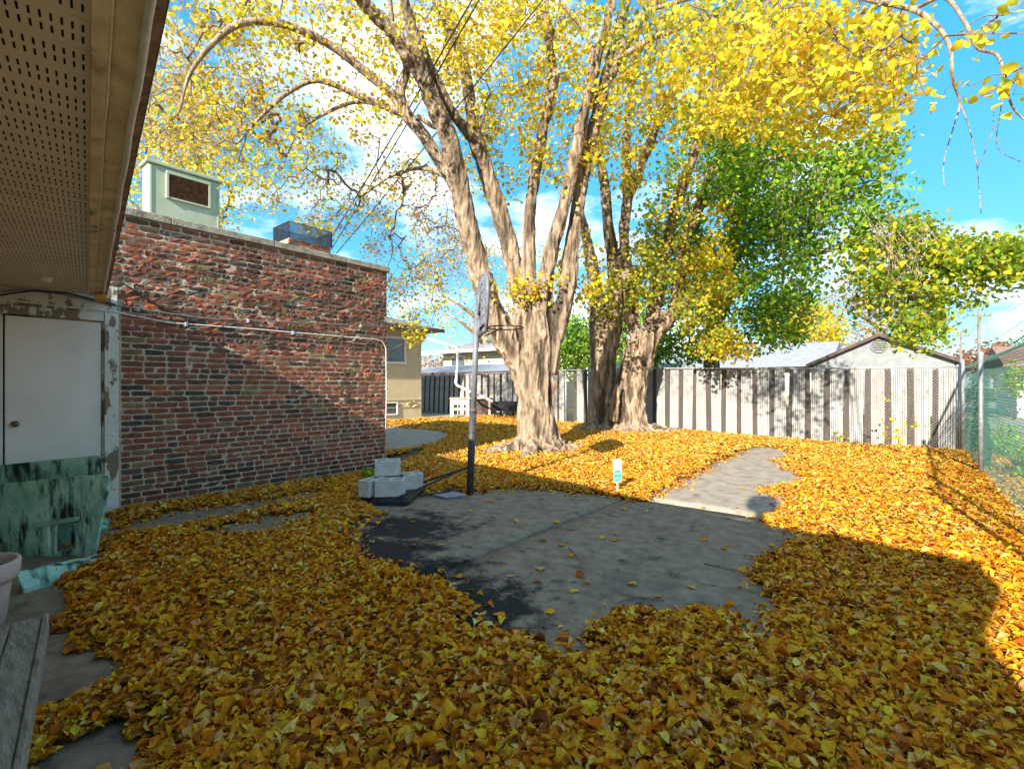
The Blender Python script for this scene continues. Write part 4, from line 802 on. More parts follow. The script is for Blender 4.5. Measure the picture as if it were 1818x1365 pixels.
def wire(a, b, sag, label, r_=.012, n=16):
    a = Vector(a); b = Vector(b); mb = MB(); mb.tube([a.lerp(b, i / n) - Vector((0, 0, sag * 4 * (i / n) * (1 - i / n))) for i in range(n + 1)], r_, 5); return tag(mb.build('overhead_wire', M['cable']), label, 'wire', 'overhead wires')
wire(at(1738, 572, 44), at(1900, 470, 26), .6, 'overhead wire running right from the taller utility pole, upper one', .016)
wire(at(1738, 612, 44), at(1900, 498, 24), .5, 'overhead wire running right from the taller utility pole, middle one', .016)
wire(at(1738, 628, 44), at(1900, 520, 22), .8, 'thick overhead wire running right from the taller utility pole, lowest one', .03)
wire(at(1706, 600, 62), at(1738, 572, 44), .3, 'overhead wire spanning between the two utility poles', .016)
wire(at(577, 440, 13), at(845, -12, 7.5), .05, 'overhead wire rising steeply over the brick roof, leftmost of three', .013)
wire(at(588, 443, 13), at(858, -12, 7.5), .05, 'overhead wire rising steeply over the brick roof, middle of three', .011)
wire(at(597, 450, 13), at(975, -14, 7.5), .05, 'overhead wire rising steeply over the brick roof, rightmost of three', .012)

# ------------------------------------------------------------------ TREES
YEL = [(.93, .70, .03), (.88, .58, .025), (.95, .80, .07), (.74, .40, .03), (.76, .72, .05)]
YW = [30, 22, 22, 8, 10]
PALE = [(.92, .62, .12), (.84, .48, .14), (.95, .70, .07), (.68, .38, .16)]; PW_ = [5, 4, 5, 2]
LIME = [(.42, .46, .04), (.62, .56, .05), (.26, .36, .035), (.78, .58, .04)]; LW = [5, 5, 4, 4]
GRN = [(.24, .46, .035), (.36, .58, .04), (.15, .32, .03), (.54, .66, .05)]; GNW = [5, 5, 3, 2]
YG = [(.50, .54, .04), (.28, .42, .03), (.74, .60, .04), (.20, .34, .03)]; YGW = [5, 5, 3, 3]
PAL = {'Y': (YEL, YW), 'P': (PALE, PW_), 'L': (LIME, LW), 'G': (GRN, GNW), 'H': (YG, YGW), 'O': ([(.62, .34, .16), (.70, .45, .14), (.52, .30, .18)], [1, 1, 1]), 'R': ([(.42, .16, .08), (.5, .22, .1), (.3, .2, .07)], [1, 1, 1])}
def limb_pts(l):
    """list of (u, v, depth, radius) -> smooth world polyline with radii (Catmull-Rom)"""
    P = [np.array([*at(u, v, d), r_]) for u, v, d, r_ in l]; P = [2 * P[0] - P[1]] + P + [2 * P[-1] - P[-2]]; out = []
    for i in range(1, len(P) - 2):
        for t in np.linspace(0, 1, 6, endpoint=False):
            a, b, c, d = P[i - 1:i + 3]; out.append(.5 * ((2 * b) + (-a + c) * t + (2 * a - 5 * b + 4 * c - d) * t * t + (-a + 3 * b - 3 * c + d) * t ** 3))
    out.append(P[-2]); return out
def make_trunk(parent, limbs, voxel, amp, extra=()):
    mb = MB(); allp = []
    for l in limbs:
        q_ = limb_pts(l); allp.append(q_); mb.tube([p[:3] for p in q_], [max(.012, float(p[3])) for p in q_], 12)
    for l in extra: mb.tube([p[:3] for p in l], [p[3] for p in l], 10)
    o = mb.build('trunk', M['barkt']); m = o.modifiers.new('r', 'REMESH'); m.mode = 'VOXEL'; m.voxel_size = voxel; s_ = o.modifiers.new('s', 'SMOOTH'); s_.iterations = 5; s_.factor = .5
    dg = bpy.context.evaluated_depsgraph_get(); dg.update(); me = bpy.data.meshes.new_from_object(o.evaluated_get(dg)); o.modifiers.clear(); o.data = me
    n = len(me.vertices); co = np.empty(n * 3); me.vertices.foreach_get('co', co); co = co.reshape(-1, 3); no = np.empty(n * 3); me.vertices.foreach_get('normal', no); no = no.reshape(-1, 3)
    dsp = np.empty(n)
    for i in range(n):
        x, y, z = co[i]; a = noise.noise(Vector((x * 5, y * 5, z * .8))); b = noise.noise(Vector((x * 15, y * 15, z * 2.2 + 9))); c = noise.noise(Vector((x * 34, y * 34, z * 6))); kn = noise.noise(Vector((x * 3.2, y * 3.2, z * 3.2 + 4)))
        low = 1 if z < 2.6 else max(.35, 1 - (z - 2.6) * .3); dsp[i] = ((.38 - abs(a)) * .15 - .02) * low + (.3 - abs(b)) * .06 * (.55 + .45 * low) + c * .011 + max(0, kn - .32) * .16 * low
    ca = me.color_attributes.new('tint', 'FLOAT_COLOR', 'POINT'); tv = np.ones((n, 4), 'f'); q5, q95 = np.percentile(dsp, (6, 80)); tv[:, :3] = (.26 + .84 * np.clip((dsp - q5) / (q95 - q5), 0, 1))[:, None]; ca.data.foreach_set('color', tv.ravel())  # furrow shade put into the tint: darker where the displacement sinks
    co += no * (dsp * amp)[:, None]; me.vertices.foreach_set('co', co.ravel()); me.update(); me.polygons.foreach_set('use_smooth', np.ones(len(me.polygons), bool)); bake_parent(o, parent); return o, allp
def grow(parent, nodes, blobs, seed, leaf, bare_twigs=2, crad=.34, twigr=.0032, rmax=.06, fine=False, droop=.25, branchname='twigs'):
    """attach leaf clusters to the nearest point of the growing tree with curved drooping branches"""
    rs = np.random.RandomState(seed); P = [np.array(p[:3], float) for p in nodes]; par = [-1] * len(P)
    cl = []
    for (u, v, ru, rv_, d, dd, n, pal, dens) in blobs:
        for _ in range(n):
            while True:
                a, b = rs.uniform(-1, 1, 2)
                if a * a + b * b <= 1: break
            dz = d + rs.uniform(-dd, dd); p = at(u + a * ru, v + b * rv_, dz)
            if p[2] < .9: continue
            if pal in 'YPLGH' and p[0] < WX + .0 and p[2] < 3.6 and p[1] < 5.2: continue
            if p[1] * N3.y + p[0] * N3.x < .45: continue
            cl.append((p, pal, dens))
    if not cl: return
    NP = np.array(P); d0 = [np.min(np.linalg.norm(NP - c[0], axis=1)) for c in cl]; order = np.argsort(d0)
    cap = len(P) + len(cl) * 9 + 10; A = np.zeros((cap, 3)); A[:len(P)] = P; cnt = len(P); PAR = -np.ones(cap, int)
    tips = []
    for ci in order:
        c = cl[ci][0]; D = A[:cnt] - c; dist = np.sqrt((D ** 2).sum(1)) + np.maximum(0, A[:cnt, 2] - c[2] - 1.5) * .0 + np.maximum(0, A[:cnt, 2] - c[2] + .0) * -.15
        k = int(np.argmin(dist)); s = A[k]; L = np.linalg.norm(c - s); m = int(min(8, max(2, L / .22)))
        side = np.cross(c - s, [0, 0, 1]); side = side / (np.linalg.norm(side) + 1e-6) * rs.normal(0, .08) * L; prev = k
        for j in range(1, m + 1):
            t = j / m; q_ = s + (c - s) * t + side * math.sin(t * 3.14) + np.array([0, 0, droop * L * math.sin(t * 3.14)]) + rs.normal(0, .012, 3) * (t < 1)
            A[cnt] = q_; PAR[cnt] = prev; prev = cnt; cnt += 1
        tips.append((prev, cl[ci]))
    W_ = np.zeros(cnt)
    for t, _ in tips: W_[t] += 1
    for i in range(cnt - 1, len(P) - 1, -1): W_[PAR[i]] += W_[i] if PAR[i] >= 0 else 0
    rad = np.clip(twigr * np.maximum(W_, .6) ** .5, twigr * .7, rmax)
    segs = []   # (p0,p1,r0,r1)
    for i in range(len(P), cnt):
        a = A[PAR[i]]; ra = rad[PAR[i]] if PAR[i] >= len(P) else rad[i] * 1.15
        segs.append((a, A[i], min(ra, rad[i] * 1.6), rad[i]))
    for t, (c, pal, dens) in tips:
        for _ in range(bare_twigs + 3 * (pal == 'P')):
            a = A[t]; d = rs.normal(0, 1, 3); d[2] = d[2] * .5 - .5; d /= np.linalg.norm(d); L = crad * rs.uniform(.7, 1.7); b = a + d * L * .5 + [0, 0, .02]; c2 = b + d * L * .4 + np.array([0, 0, -L * .35])
            segs.append((a, b, twigr * .7, twigr * .55)); segs.append((b, c2, twigr * .55, twigr * .3))
    a = np.array([s[0] for s in segs]); b = np.array([s[1] for s in segs]); r0 = np.array([s[2] for s in segs]); r1 = np.array([s[3] for s in segs])
    d = b - a; d /= np.linalg.norm(d, axis=1, keepdims=True) + 1e-9; ref = np.where(np.abs(d[:, 2:3]) > .9, np.array([[1., 0, 0]]), np.array([[0, 0, 1.]])); s1 = np.cross(d, ref); s1 /= np.linalg.norm(s1, axis=1, keepdims=True); s2 = np.cross(d, s1)
    n = len(segs); K = 4; V = np.zeros((n, 2 * K, 3))
    for k in range(K):
        w = s1 * math.cos(k * 2 * math.pi / K) + s2 * math.sin(k * 2 * math.pi / K); V[:, k] = a + w * r0[:, None]; V[:, K + k] = b + w * r1[:, None]
    Fq = np.array([(k, (k + 1) % K, K + (k + 1) % K, K + k) for k in range(K)])[None] + (np.arange(n) * 2 * K)[:, None, None]
    tag(np_mesh(branchname, V.reshape(-1, 3), Fq.reshape(-1, 4), M['twig'], parent, smooth=True), kind='stuff')
    # leaves
    Pp = []; Tt = []; Sz = []
    for t, (c, pal, dens) in tips:
        k = max(1, int(dens * rs.uniform(.5, 1.5))); g = rs.normal(0, 1, (k, 3)) * crad * np.array([.55, .55, .45]) - [0, 0, crad * .25]
        Pp.append(A[t] + g); cols, wts = PAL[pal]; tn = palette(k, cols, wts, rs, .1) * rs.uniform(.86, 1.1); Tt.append(tn); Sz.append(leaf * (.68 if pal == 'P' else .8 if (c[0] < -6 and c[1] < 7.5) else .86 if c[1] < 8.5 else 1) * rs.uniform(.7, 1.25, k))
    Pp = np.concatenate(Pp); Tt = np.clip(np.concatenate(Tt), 0, .95); Sz = np.concatenate(Sz); n = len(Pp)
    nr = rs.normal(0, 1, (n, 3)); nr[:, 2] = np.abs(nr[:, 2]) * .9 + .25; nr /= np.linalg.norm(nr, axis=1, keepdims=True); hd = rs.normal(0, 1, (n, 3)); hd[:, 2] = -np.abs(hd[:, 2]) - .6
    V, F, TT = leaves(Pp, Sz, nr, hd, Tt, fine, rs.uniform(-.1, .5, n), rs.normal(0, .25, n), wid=rs.uniform(.8, 1.3, n), rs=rs)
    tag(np_mesh('crown', V, F, M['leaft'], parent, tint=TT), kind='stuff')
def roots(cx, cy, z0, n, r, L, seed, r1=.05):
    rr = random.Random(seed); out = []
    for i in range(n):
        a = 2 * math.pi * (i + rr.uniform(-.25, .25)) / n; dx, dy = math.cos(a), math.sin(a); l_ = L * rr.uniform(.75, 1.2)
        out.append([np.array([cx + dx * l_ * t * (.2 + .8 * t), cy + dy * l_ * t * (.2 + .8 * t), z0 + .70 * (1 - t) ** 2.4 + .0 * t, r * (1 - t) + r1 * t]) for t in (0, .25, .5, .75, 1.0)])
    return out
# --- big front tree
b1_ = at(957, 800, 10.3); t1 = thing('big_tree', 'large many-stemmed yellow tree with thick furrowed trunk nearest the slab', 'tree', (b1_[0], b1_[1], 0))
D = 10.3
limbs1 = [
 [(957, 815, D, .62), (956, 792, D, .52), (955, 770, D, .43), (953, 740, D, .39), (952, 690, D, .365), (951, 640, D, .37), (950, 600, D, .38), (950, 565, D, .36), (948, 535, D, .24)],
 [(938, 700, D, .22), (926, 650, D, .25), (900, 602, D, .29), (874, 560, D, .25), (857, 500, D - .2, .215), (834, 414, D - .4, .20), (816, 330, D - .6, .185), (799, 255, D - .9, .175), (773, 190, D - 1.2, .16), (742, 122, D - 1.5, .14), (700, 62, D - 1.8, .12), (652, 12, D - 2.1, .10), (600, -50, D - 2.5, .07)],
 [(742, 122, D - 1.5, .12), (736, 72, D - 1.6, .10), (722, 20, D - 1.8, .09), (705, -50, D - 2, .06)],
 [(940, 640, D + .1, .22), (935, 570, D + .1, .20), (915, 480, D + .1, .185), (887, 377, D, .17), (865, 311, D - .1, .155), (842, 225, D - .3, .12), (827, 130, D - .5, .105), (808, 72, D - .6, .09), (783, 22, D - .7, .08), (755, -40, D - .8, .06)],
 [(865, 311, D - .1, .12), (834, 240, D - .5, .11), (803, 200, D - .9, .09), (770, 130, D - 1.2, .08), (745, 60, D - 1.3, .05)],
 [(950, 620, D, .2), (945, 560, D, .17), (939, 490, D, .13), (941, 385, D, .118), (952, 293, D - .1, .11), (966, 220, D - .2, .105), (981, 154, D - .3, .10), (975, 75, D - .4, .085), (968, 18, D - .5, .07), (972, -50, D - .6, .05)],
 [(960, 620, D - .1, .2), (965, 560, D - .1, .17), (972, 476, D - .2, .145), (996, 385, D - .3, .13), (1018, 293, D - .5, .122), (1036, 205, D - .7, .11), (1058, 110, D - .9, .10), (1078, 37, D - 1.1, .08), (1095, -50, D - 1.3, .06)],
 [(968, 660, D, .24), (978, 605, D, .23), (996, 550, D, .19), (1010, 500, D, .165), (1013, 450, D, .15), (1026, 366, D - .1, .14), (1047, 256, D - .3, .13), (1062, 195, D - .5, .125), (1084, 112, D - .8, .11), (1105, 30, D - 1.0, .09), (1122, -50, D - 1.2, .06)],
 [(1080, 140, D - .7, .10), (1112, 78, D - .9, .08), (1150, 20, D - 1.1, .07), (1200, -40, D - 1.4, .05)]]
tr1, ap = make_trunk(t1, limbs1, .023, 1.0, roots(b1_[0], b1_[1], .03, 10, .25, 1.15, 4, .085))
# arching branches, each a part of its own
arches = [
 [(822, 360, D - .5, .13), (805, 325, D - .6, .13), (780, 285, D - .7, .125), (748, 235, D - .9, .12), (722, 205, D - 1.0, .125), (700, 172, D - 1.1, .095), (657, 135, D - 1.3, .085), (590, 83, D - 1.6, .075), (511, 46, D - 2, .065), (438, 40, D - 2.3, .055), (390, 66, D - 2.5, .045), (339, 128, D - 2.6, .03), (318, 200, D - 2.6, .015)],
 [(722, 205, D - 1.0, .08), (690, 192, D - 1.1, .07), (640, 172, D - 1.2, .06), (566, 143, D - 1.5, .05), (511, 165, D - 1.7, .04), (464, 207, D - 1.8, .03), (420, 256, D - 1.9, .015)],
 [(700, 195, D - 1.0, .045), (640, 181, D - 1.0, .038), (585, 198, D - 1, .032), (530, 236, D - 1, .022), (500, 300, D - 1, .01)],
 [(722, 205, D - 1, .10), (712, 165, D - 1.1, .08), (722, 120, D - 1.2, .07), (700, 60, D - 1.5, .05), (690, -20, D - 1.8, .04)],
 [(803, 230, D - .9, .05), (770, 225, D - 1, .045), (740, 205, D - 1.1, .04)],
 [(1150, 20, D - 1.1, 0.0385), (1260, -10, 8, 0.0330), (1400, -14, 7, 0.0303), (1500, -8, 6.2, 0.0275), (1555, 3, 5.6, 0.0275), (1621, 18, 5, 0.0248), (1661, 44, 4.7, 0.0209), (1686, 84, 4.5, 0.0165), (1691, 139, 4.4, 0.0132), (1704, 183, 4.4, 0.0088), (1694, 222, 4.4, 0.0060), (1676, 286, 4.4, 0.0039), (1676, 335, 4.4, 0.0022)],
 [(1621, 18, 5, 0.0193), (1676, -4, 4.7, 0.0187), (1713, 40, 4.4, 0.0154), (1735, 85, 4.2, 0.0138), (1771, 99, 4.0, 0.0121), (1784, 146, 3.9, 0.0099), (1800, 194, 3.9, 0.0077), (1840, 230, 3.9, 0.0044)],
 [(1704, 183, 4.4, 0.0060), (1722, 232, 4.4, 0.0044), (1735, 300, 4.4, 0.0033), (1742, 380, 4.4, 0.0017)],
 [(1784, 146, 3.9, 0.0055), (1776, 200, 3.9, 0.0044), (1771, 262, 4, 0.0028), (1812, 288, 4, 0.0017)],
 [(1735, 300, 4.4, 0.0022), (1760, 240, 4.3, 0.0022), (1765, 190, 4.2, 0.0028)],
 [(1058, 110, D - .9, .05), (1040, 60, D - 1, .04), (1000, 10, D - 1.2, .03), (980, -40, D - 1.3, .02)],
 [(1084, 112, D - .8, .06), (1180, 60, 9, .05), (1300, 30, 8.2, .04), (1420, 40, 7.5, .03), (1520, 80, 7, .02)],
 [(816, 330, D - .6, .06), (760, 300, D, .045), (700, 310, D + .6, .035), (640, 350, D + 1, .02)]]
nodes = [p[:3] for q_ in ap for p in q_ if p[2] > 3.2]
for l in arches:
    q_ = limb_pts(l); mb = MB(); mb.tube([p[:3] + np.array([0, 0, .0]) for p in q_], [max(.003, float(p[3])) for p in q_], 10); mb.build('branch', M['bark'], t1); nodes += [p[:3] for p in q_]
blobs1 = [
 (560, 110, 230, 120, 8.3, 1.6, 190, 'P', 13), (345, 150, 120, 150, 7.9, 1.0, 150, 'P', 12), (420, 230, 130, 110, 8.2, 1.2, 130, 'P', 14), (470, 20, 210, 60, 7.6, 1.2, 90, 'Y', 14),
 (600, 300, 150, 120, 10.5, 1.5, 120, 'P', 14), (740, 400, 90, 120, 11.5, 1.2, 130, 'P', 16), (740, 530, 60, 60, 12.0, .8, 34, 'P', 18), (560, 360, 110, 60, 10.5, 1, 60, 'P', 12), (785, 60, 120, 90, 8.8, 1.2, 85, 'Y', 18),
 (900, 110, 130, 130, 9.2, 1.8, 120, 'Y', 20), (890, 260, 70, 110, 10.6, 1.2, 60, 'Y', 16), (1010, 200, 80, 140, 9.6, 1.4, 80, 'Y', 18), (905, 20, 160, 50, 8.5, 1.5, 60, 'Y', 18),
 (935, 505, 78, 18, 9.75, .25, 16, 'Y', 22), (1040, 470, 60, 60, 10.8, .8, 28, 'Y', 18), (740, 592, 26, 14, 15.0, .4, 9, 'Y', 18),
 (1190, 120, 150, 130, 9.2, 1.8, 150, 'Y', 22), (1330, 90, 170, 100, 8.6, 1.8, 190, 'Y', 26), (1480, 80, 150, 90, 7.6, 1.6, 150, 'Y', 26), (1400, 190, 150, 60, 8.5, 1.2, 90, 'Y', 24), (1570, 130, 70, 70, 6.8, 1.0, 36, 'Y', 20), (1250, 30, 250, 50, 8.5, 1.5, 90, 'L', 22),
 (900, -130, 500, 120, 8.5, 2, 110, 'Y', 20), (1400, -110, 400, 100, 7.5, 2, 70, 'Y', 20)]
blobs1 = [(u, v, a, b, d + (0 if v < 0 else -1.4 if (u > 1300 and u < 1560) else 0 if u > 1150 else 1.3 if v < 400 else .3), dd, int(n * ((.12 if u > 1200 else .4) if v < 0 else 1.0 if u < 820 and v < 330 else .8 if u > 1150 else 1.0)), ('Y' if (pal == 'P' and q % 2 == 0) else pal), dens * (.85 if pal == 'P' else .62 if u > 1150 else 1.0)) for q, (u, v, a, b, d, dd, n, pal, dens) in enumerate(blobs1)]
grow(t1, nodes, blobs1, 21, .098, bare_twigs=3, crad=.27, rmax=.035)
# near sprays of larger leaves at the upper right
sp_ = thing('overhanging_spray', 'near spray of large yellow leaves hanging into the upper right corner', 'branch', tuple(at(1735, 60, 3.7)))
nn_ = limb_pts([(1850, -40, 3.6, .01), (1800, 20, 3.6, .01), (1745, 30, 3.6, .008), (1700, 60, 3.6, .005)]) + limb_pts([(1850, 60, 3.5, .01), (1810, 130, 3.5, .008), (1745, 170, 3.5, .005)])
mb = MB(); mb.tube([p[:3] for p in nn_[:len(nn_) // 2]], .005, 6); mb.tube([p[:3] for p in nn_[len(nn_) // 2:]], .005, 6); mb.build('stem', M['twig'], sp_)
grow(sp_, [p[:3] for p in nn_], [(1745, 50, 32, 38, 3.7, .2, 6, 'Y', 5), (1800, 140, 35, 30, 3.6, .15, 6, 'Y', 4), (1725, 165, 60, 12, 3.8, .1, 5, 'Y', 2), (1640, 130, 14, 60, 4.2, .1, 3, 'Y', 1.5), (1580, 190, 45, 35, 4.6, .3, 6, 'Y', 3), (1500, 120, 40, 25, 4.2, .2, 4, 'Y', 4)], 5, .095, bare_twigs=1, crad=.12, fine=True, twigr=.0022)
# --- second tree, two leaning trunks by the fence
D2 = 13.7; c2 = at(1070, 762, D2); c3 = at(1128, 766, D2 - .2)
t2 = thing('twin_trunk_tree', 'yellow-green tree with two splayed trunks close to the back fence', 'tree', (c3[0], c3[1], .1))
limbs2 = [
 [(1068, 775, D2, .46), (1072, 745, D2, .38), (1073, 700, D2, .34), (1072, 650, D2, .33), (1068, 600, D2, .32), (1064, 560, D2, .27), (1058, 510, D2, .2), (1045, 440, D2, .15), (1032, 380, D2, .1), (1020, 300, D2 - .3, .07)],
 [(1072, 640, D2, .22), (1086, 590, D2, .24), (1092, 530, D2, .22), (1090, 470, D2, .18), (1080, 400, D2, .15), (1076, 348, D2, .14), (1065, 275, D2, .11), (1055, 200, D2 - .2, .07), (1050, 120, D2 - .5, .05)],
 [(1122, 778, D2 - .2, .5), (1125, 745, D2 - .2, .40), (1122, 700, D2 - .2, .36), (1128, 660, D2 - .2, .35), (1140, 620, D2 - .2, .36), (1152, 590, D2 - .2, .32)],
 [(1085, 745, D2 - .3, .16), (1098, 690, D2 - .4, .14), (1114, 640, D2 - .4, .13), (1128, 600, D2 - .4, .14), (1122, 560, D2 - .3, .17), (1118, 500, D2 - .2, .17), (1108, 450, D2 - .2, .15), (1112, 366, D2 - .3, .14), (1131, 311, D2 - .5, .13), (1157, 249, D2 - .8, .11), (1186, 183, D2 - 1.1, .10), (1215, 110, D2 - 1.5, .08), (1250, 20, D2 - 2, .06)],
 [(1113, 366, D2 - .3, .12), (1113, 300, D2 - .2, .11), (1113, 220, D2 - .2, .10), (1125, 110, D2 - .4, .08), (1135, 20, D2 - .6, .05)],
 [(1150, 600, D2 - .2, .28), (1178, 572, D2 - .3, .23), (1200, 548, D2 - .4, .17), (1206, 500, D2 - .4, .15), (1214, 440, D2 - .3, .13), (1235, 380, D2 - .3, .12), (1262, 310, D2 - .5, .10), (1290, 240, D2 - .8, .08), (1330, 170, D2 - 1, .05)],
 [(1150, 590, D2 - .2, .2), (1162, 545, D2 - .1, .17), (1172, 490, D2, .15), (1190, 405, D2 - .2, .14), (1222, 300, D2 - .5, .13), (1258, 205, D2 - .9, .12), (1296, 110, D2 - 1.4, .10), (1335, 10, D2 - 2, .08), (1350, -40, D2 - 2.2, .06)],
 [(1235, 380, D2 - .3, .08), (1285, 330, D2 - .2, .07), (1340, 292, D2 - .2, .065), (1400, 275, D2, .06), (1460, 278, D2, .05), (1512, 298, D2, .035), (1550, 350, D2, .02)]]
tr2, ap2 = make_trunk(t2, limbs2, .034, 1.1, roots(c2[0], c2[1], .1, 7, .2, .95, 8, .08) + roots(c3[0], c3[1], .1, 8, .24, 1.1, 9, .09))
blobs2 = [(1090, 515, 70, 45, 13.0, .5, 26, 'L', 16), (1190, 310, 70, 100, 12.6, 1.0, 30, 'Y', 18), (1275, 440, 38, 90, 12.4, .5, 38, 'Y', 20), (1180, 480, 70, 60, 12.9, .8, 50, 'L', 22), (1330, 330, 60, 60, 13.2, .6, 45, 'G', 24), (1262, 555, 50, 70, 12.3, .5, 70, 'L', 24), (1300, 620, 30, 18, 12.2, .3, 14, 'Y', 20), (1170, 440, 60, 60, 13, .6, 40, 'L', 18),
          (1330, 200, 120, 60, 11.8, 1.2, 90, 'L', 20), (1130, 250, 80, 90, 12.8, 1, 50, 'Y', 16), (1200, 150, 120, 100, 12, 1, 70, 'L', 18), (1290, 300, 50, 60, 12, 1, 40, 'G', 22)]
grow(t2, [p[:3] for q_ in ap2 for p in q_ if p[2] > 2.6], blobs2, 22, .105, bare_twigs=2, crad=.30)
# --- green tree behind the fence
g0 = at(1262, 686, 16.2); t3 = thing('green_tree', 'leafy green maple standing behind the white slat fence', 'tree', (g0[0], g0[1], 0))
limbs3 = [[(1262, 780, 16.2, .3), (1262, 700, 16.2, .25), (1266, 600, 16.2, .22), (1280, 500, 16, .19), (1310, 400, 15.6, .15), (1340, 300, 15, .1), (1360, 220, 14.5, .06)],
 [(1280, 500, 16, .14), (1340, 420, 15.4, .11), (1420, 370, 14.8, .09), (1500, 350, 14, .07), (1560, 370, 13.2, .05), (1600, 420, 12.8, .03)],
 [(1266, 600, 16.2, .14), (1300, 530, 16, .1), (1370, 480, 15.4, .08), (1450, 450, 14.6, .06), (1560, 430, 13.4, .05), (1660, 430, 12.4, .035), (1760, 445, 12, .02)],
 [(1280, 500, 16, .12), (1240, 430, 16, .09), (1220, 350, 16, .06)]]
_, ap3 = make_trunk(t3, limbs3, .04, .8)
blobs3 = [(1390, 320, 130, 90, 14.6, 1.2, 170, 'G', 24), (1230, 500, 90, 110, 15.6, 1, 170, 'G', 26), (1200, 620, 60, 30, 15.8, .6, 60, 'G', 24), (1360, 470, 110, 90, 15.0, 1.2, 190, 'G', 24), (1330, 590, 90, 30, 15, 1, 60, 'G', 22), (1510, 360, 110, 90, 13.6, 1.2, 120, 'G', 22), (1540, 260, 60, 50, 13.2, 1, 40, 'H', 20),
          (1400, 380, 60, 60, 14.6, 1.2, 50, 'G', 22), (1600, 440, 90, 60, 12.9, .8, 90, 'H', 24), (1580, 520, 85, 50, 12.9, .8, 70, 'H', 20), (1640, 570, 45, 40, 12.5, .5, 40, 'H', 20), (1720, 455, 80, 35, 12.2, .6, 80, 'H', 24), (1800, 460, 50, 40, 11.8, .5, 60, 'H', 24), (1690, 520, 60, 20, 12.2, .5, 26, 'H', 20), (1380, 250, 120, 70, 14, 1, 80, 'H', 22), (1240, 300, 60, 130, 15.6, 1, 60, 'G', 22), (1390, 560, 60, 40, 15, .8, 50, 'G', 24)]
blobs3 += [(1380, 430, 90, 110, 13.4, .5, 50, 'G', 20), (1470, 300, 100, 60, 13.0, .5, 40, 'G', 20), (1190, 420, 50, 90, 14.5, .6, 50, 'G', 22)]
blobs3 = [(u, v, a, b, d, dd, n, ('H' if (q % 5 == 1) else pal), dens * (.72 if pal == 'G' else .8)) for q, (u, v, a, b, d, dd, n, pal, dens) in enumerate(blobs3)]
grow(t3, [p[:3] for q_ in ap3 for p in q_ if p[2] > 2.3], blobs3, 23, .13, bare_twigs=2, crad=.36)
# bare drooping stems hanging in the green tree
mb = MB(); rr = random.Random(12)
for i in range(46):
    u = rr.uniform(1560, 1680); v = rr.uniform(380, 450); d = rr.uniform(12.0, 12.8); L = rr.uniform(60, 170); bend = rr.uniform(-40, 45)
    mb.tube([at(u - 30, v - 10, d), at(u, v + L * .2, d), at(u + bend * .4, v + L * .6, d), at(u + bend, v + L, d)], [.009, .007, .005, .003], 5)
for i in range(26):
    u = rr.uniform(1370, 1480); v = rr.uniform(280, 330); d = rr.uniform(12.6, 13.6); L = rr.uniform(50, 200); bend = rr.uniform(-30, 30)
    mb.tube([at(u, v, d), at(u + bend * .2, v + L * .4, d), at(u + bend, v + L, d)], [.010, .007, .003], 5)
tag(mb.build('hanging_stems', M['bark'], t3), kind='stuff')
# --- background trees
def far_tree(u, vb, vt, d, ru, pal, name, label, seed, n, dens, leaf, crad, group='trees beyond the yard', split=False):
    b = at(u, 686, d); t = thing(name, label, 'tree', (b[0], b[1], 0), 0, group); zt = CAMZ + (HY - vt) / FPX * d
    mb = MB(); H = zt; pts = [(b[0] + .1 * math.sin(i), b[1], H * .85 * i / 6 - .05) for i in range(7)]; mb.tube(pts, [H * .028 * (1 - i / 7.5) for i in range(7)], 8); 
    nd = [np.array(p) for p in pts[2:]]; rr = random.Random(seed)
    for i in range(7):
        a = rr.uniform(0, 6.28); z0 = H * rr.uniform(.3, .6); L = ru / FPX * d * .7; q_ = [np.array([b[0], b[1], z0]) + np.array([math.cos(a) * L * t_, math.sin(a) * L * t_, L * .9 * t_ * (1 - .3 * t_)]) for t_ in (0, .33, .66, 1)]
        mb.tube(q_, [H * .012, H * .009, H * .006, H * .003], 6); nd += q_
    mb.build('trunk', M['bark'], t)
    vm = (vb + vt) / 2
    grow(t, nd, [(u, vm, ru, (vb - vt) / 2, d, ru / FPX * d * .8, n, pal, dens)], seed, leaf, bare_twigs=1, crad=crad, twigr=.008, rmax=.08)
far_tree(300, 470, 110, 15, 130, 'Y', 'yellow_tree', 'dense yellow tree rising behind the brick building and green cooler', 31, 260, 22, .12, .5)
far_tree(1440, 640, 530, 52, 62, 'Y', 'yellow_tree', 'bright yellow tree behind the pale roof above the fence', 32, 150, 24, .30, 1.1)
far_tree(1560, 640, 455, 60, 100, 'O', 'peach_tree', 'sparse peach coloured tree behind the grey garage gable', 33, 170, 16, .30, 1.3)
far_tree(1765, 665, 612, 70, 75, 'R', 'russet_tree', 'low russet tree behind the garage across the lane', 34, 90, 26, .4, 1.5)
far_tree(1830, 690, 590, 46, 40, 'G', 'green_shrub_tree', 'dark green tree at the right edge behind the fence', 35, 70, 26, .3, 1.1)
far_tree(1025, 665, 560, 22, 38, 'G', 'small_green_tree', 'small green tree seen between the two big trunks', 36, 110, 24, .15, .5)
far_tree(770, 660, 625, 60, 40, 'O', 'bare_shrub_tree', 'hazy brown treetop between the bungalow and the cream house', 37, 50, 14, .3, 1.2)
far_tree(860, 640, 380, 34, 100, 'P', 'pale_orange_tree', 'thin pale orange tree far behind the first trunk', 38, 150, 14, .24, 1.0)
far_tree(1110, 640, 480, 26, 50, 'G', 'small_green_tree', 'green tree seen behind the twin trunks', 39, 90, 22, .18, .6)
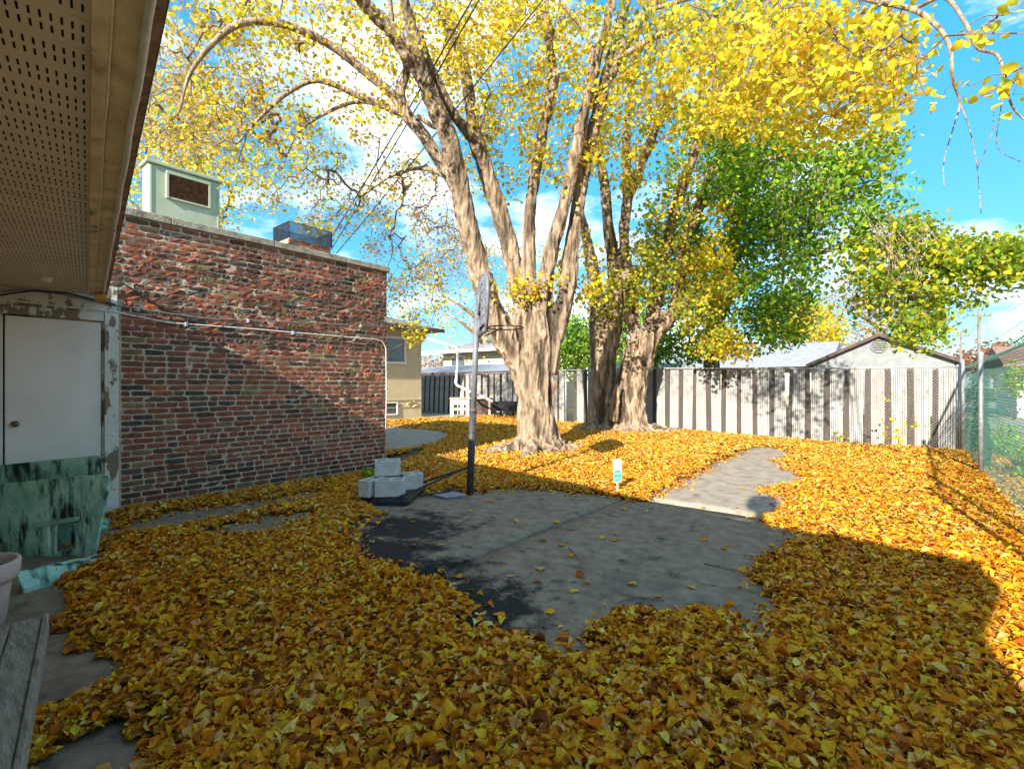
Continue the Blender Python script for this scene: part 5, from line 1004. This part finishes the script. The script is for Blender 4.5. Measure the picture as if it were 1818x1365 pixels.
# shrubs beyond the right fence
def shrub(u, v0, v1, d, ru, pal, label, seed, n, dens, leaf=.06):
    b = at(u, 686, d); t = thing('shrub', label, 'shrub', (b[0], b[1], 0), 0, 'shrubs beyond the green fence'); rr = random.Random(seed); mb = MB(); nd = []
    for i in range(6):
        a = rr.uniform(0, 6.28); q_ = [np.array([b[0] + math.cos(a) * .25 * t_, b[1] + math.sin(a) * .25 * t_, .7 * t_ * (.7 + .3 * rr.random())]) for t_ in (0, .5, 1)]; mb.tube(q_, [.02, .014, .008], 5); nd += q_
    mb.build('stem', M['twig'], t)
    rs = np.random.RandomState(seed); P = []
    for _ in range(n):
        w = rs.normal(0, .45, 3); P.append(at(u + w[0] * ru, (v0 + v1) / 2 + w[1] * (v1 - v0) / 2, d + w[2] * .6))
    P = np.array(P); P = P[P[:, 2] > .03]; k = len(P); P = np.repeat(P, dens, 0) + rs.normal(0, .07, (k * dens, 3)); P[:, 2] = np.abs(P[:, 2]); P = P[P[:, 0] > FX + .12]; m = len(P); nr = rs.normal(0, 1, (m, 3)); nr /= np.linalg.norm(nr, axis=1, keepdims=True); cols, w_ = PAL[pal]
    V, F, TT = leaves(P, leaf * rs.uniform(.7, 1.3, m), nr, rs.normal(0, 1, (m, 3)), palette(m, cols, w_, rs), False, rs.uniform(0, .4, m), rs.normal(0, .2, m), rs=rs)
    tag(np_mesh('foliage', V, F, M['leaft'], t, tint=TT), kind='stuff')
shrub(1795, 760, 840, 9.4, 22, 'G', 'dark green shrub seen low through the green fence', 41, 60, 12)
shrub(1818, 800, 900, 7.2, 26, 'H', 'yellow-green shrub at the right edge behind the chain-link', 42, 60, 12)
shrub(1800, 650, 700, 20, 18, 'H', 'tall green bush in front of the white lane garage', 43, 60, 16, .12)
shrub(1770, 760, 810, 11.5, 14, 'G', 'round dark bush just behind the torn green screen', 44, 40, 12)
# small plants at the fence foot
def seedling(u, v, h, label, seed, pal='Y', n=9):
    p = atg(u, v, .03); t = thing('seedling', label, 'plant', tuple(p), 0, 'seedlings along the back fence'); rs = np.random.RandomState(seed); mb = MB(); P = []
    for i in range(3):
        q_ = [p + np.array([rs.normal(0, .05) * k_, rs.normal(0, .03) * k_, h * k_ / 3 * rs.uniform(.7, 1)]) for k_ in range(4)]; q_[0] = p; mb.tube(q_, [.004, .0035, .003, .002], 5); P += [q_[j] + rs.normal(0, .05, 3) for j in (1, 2, 3) for _ in range(n // 3)]
    mb.build('stem', M['twig'], t); P = np.array(P); m = len(P); P[:, 2] = np.maximum(P[:, 2], .05); nr = rs.normal(0, 1, (m, 3)); nr /= np.linalg.norm(nr, axis=1, keepdims=True); cols, w_ = PAL[pal]
    V, F, TT = leaves(P, rs.uniform(.05, .10, m), nr, rs.normal(0, 1, (m, 3)), palette(m, cols, w_, rs), True, rs.uniform(0, .4, m), rs.normal(0, .2, m), rs=rs); np_mesh('foliage', V, F, M['leaft'], t, tint=TT)
seedling(1582, 806, 1.15, 'tall yellow seedling against the fence below the round vent', 51); seedling(1598, 809, .7, 'shorter yellow seedling right beside the tall one', 52); seedling(1492, 797, .4, 'low lime seedling at the foot of the fence', 53, 'L')
seedling(657, 856, .16, 'small green weed at the brick wall foot by the blocks', 54, 'G', 18)
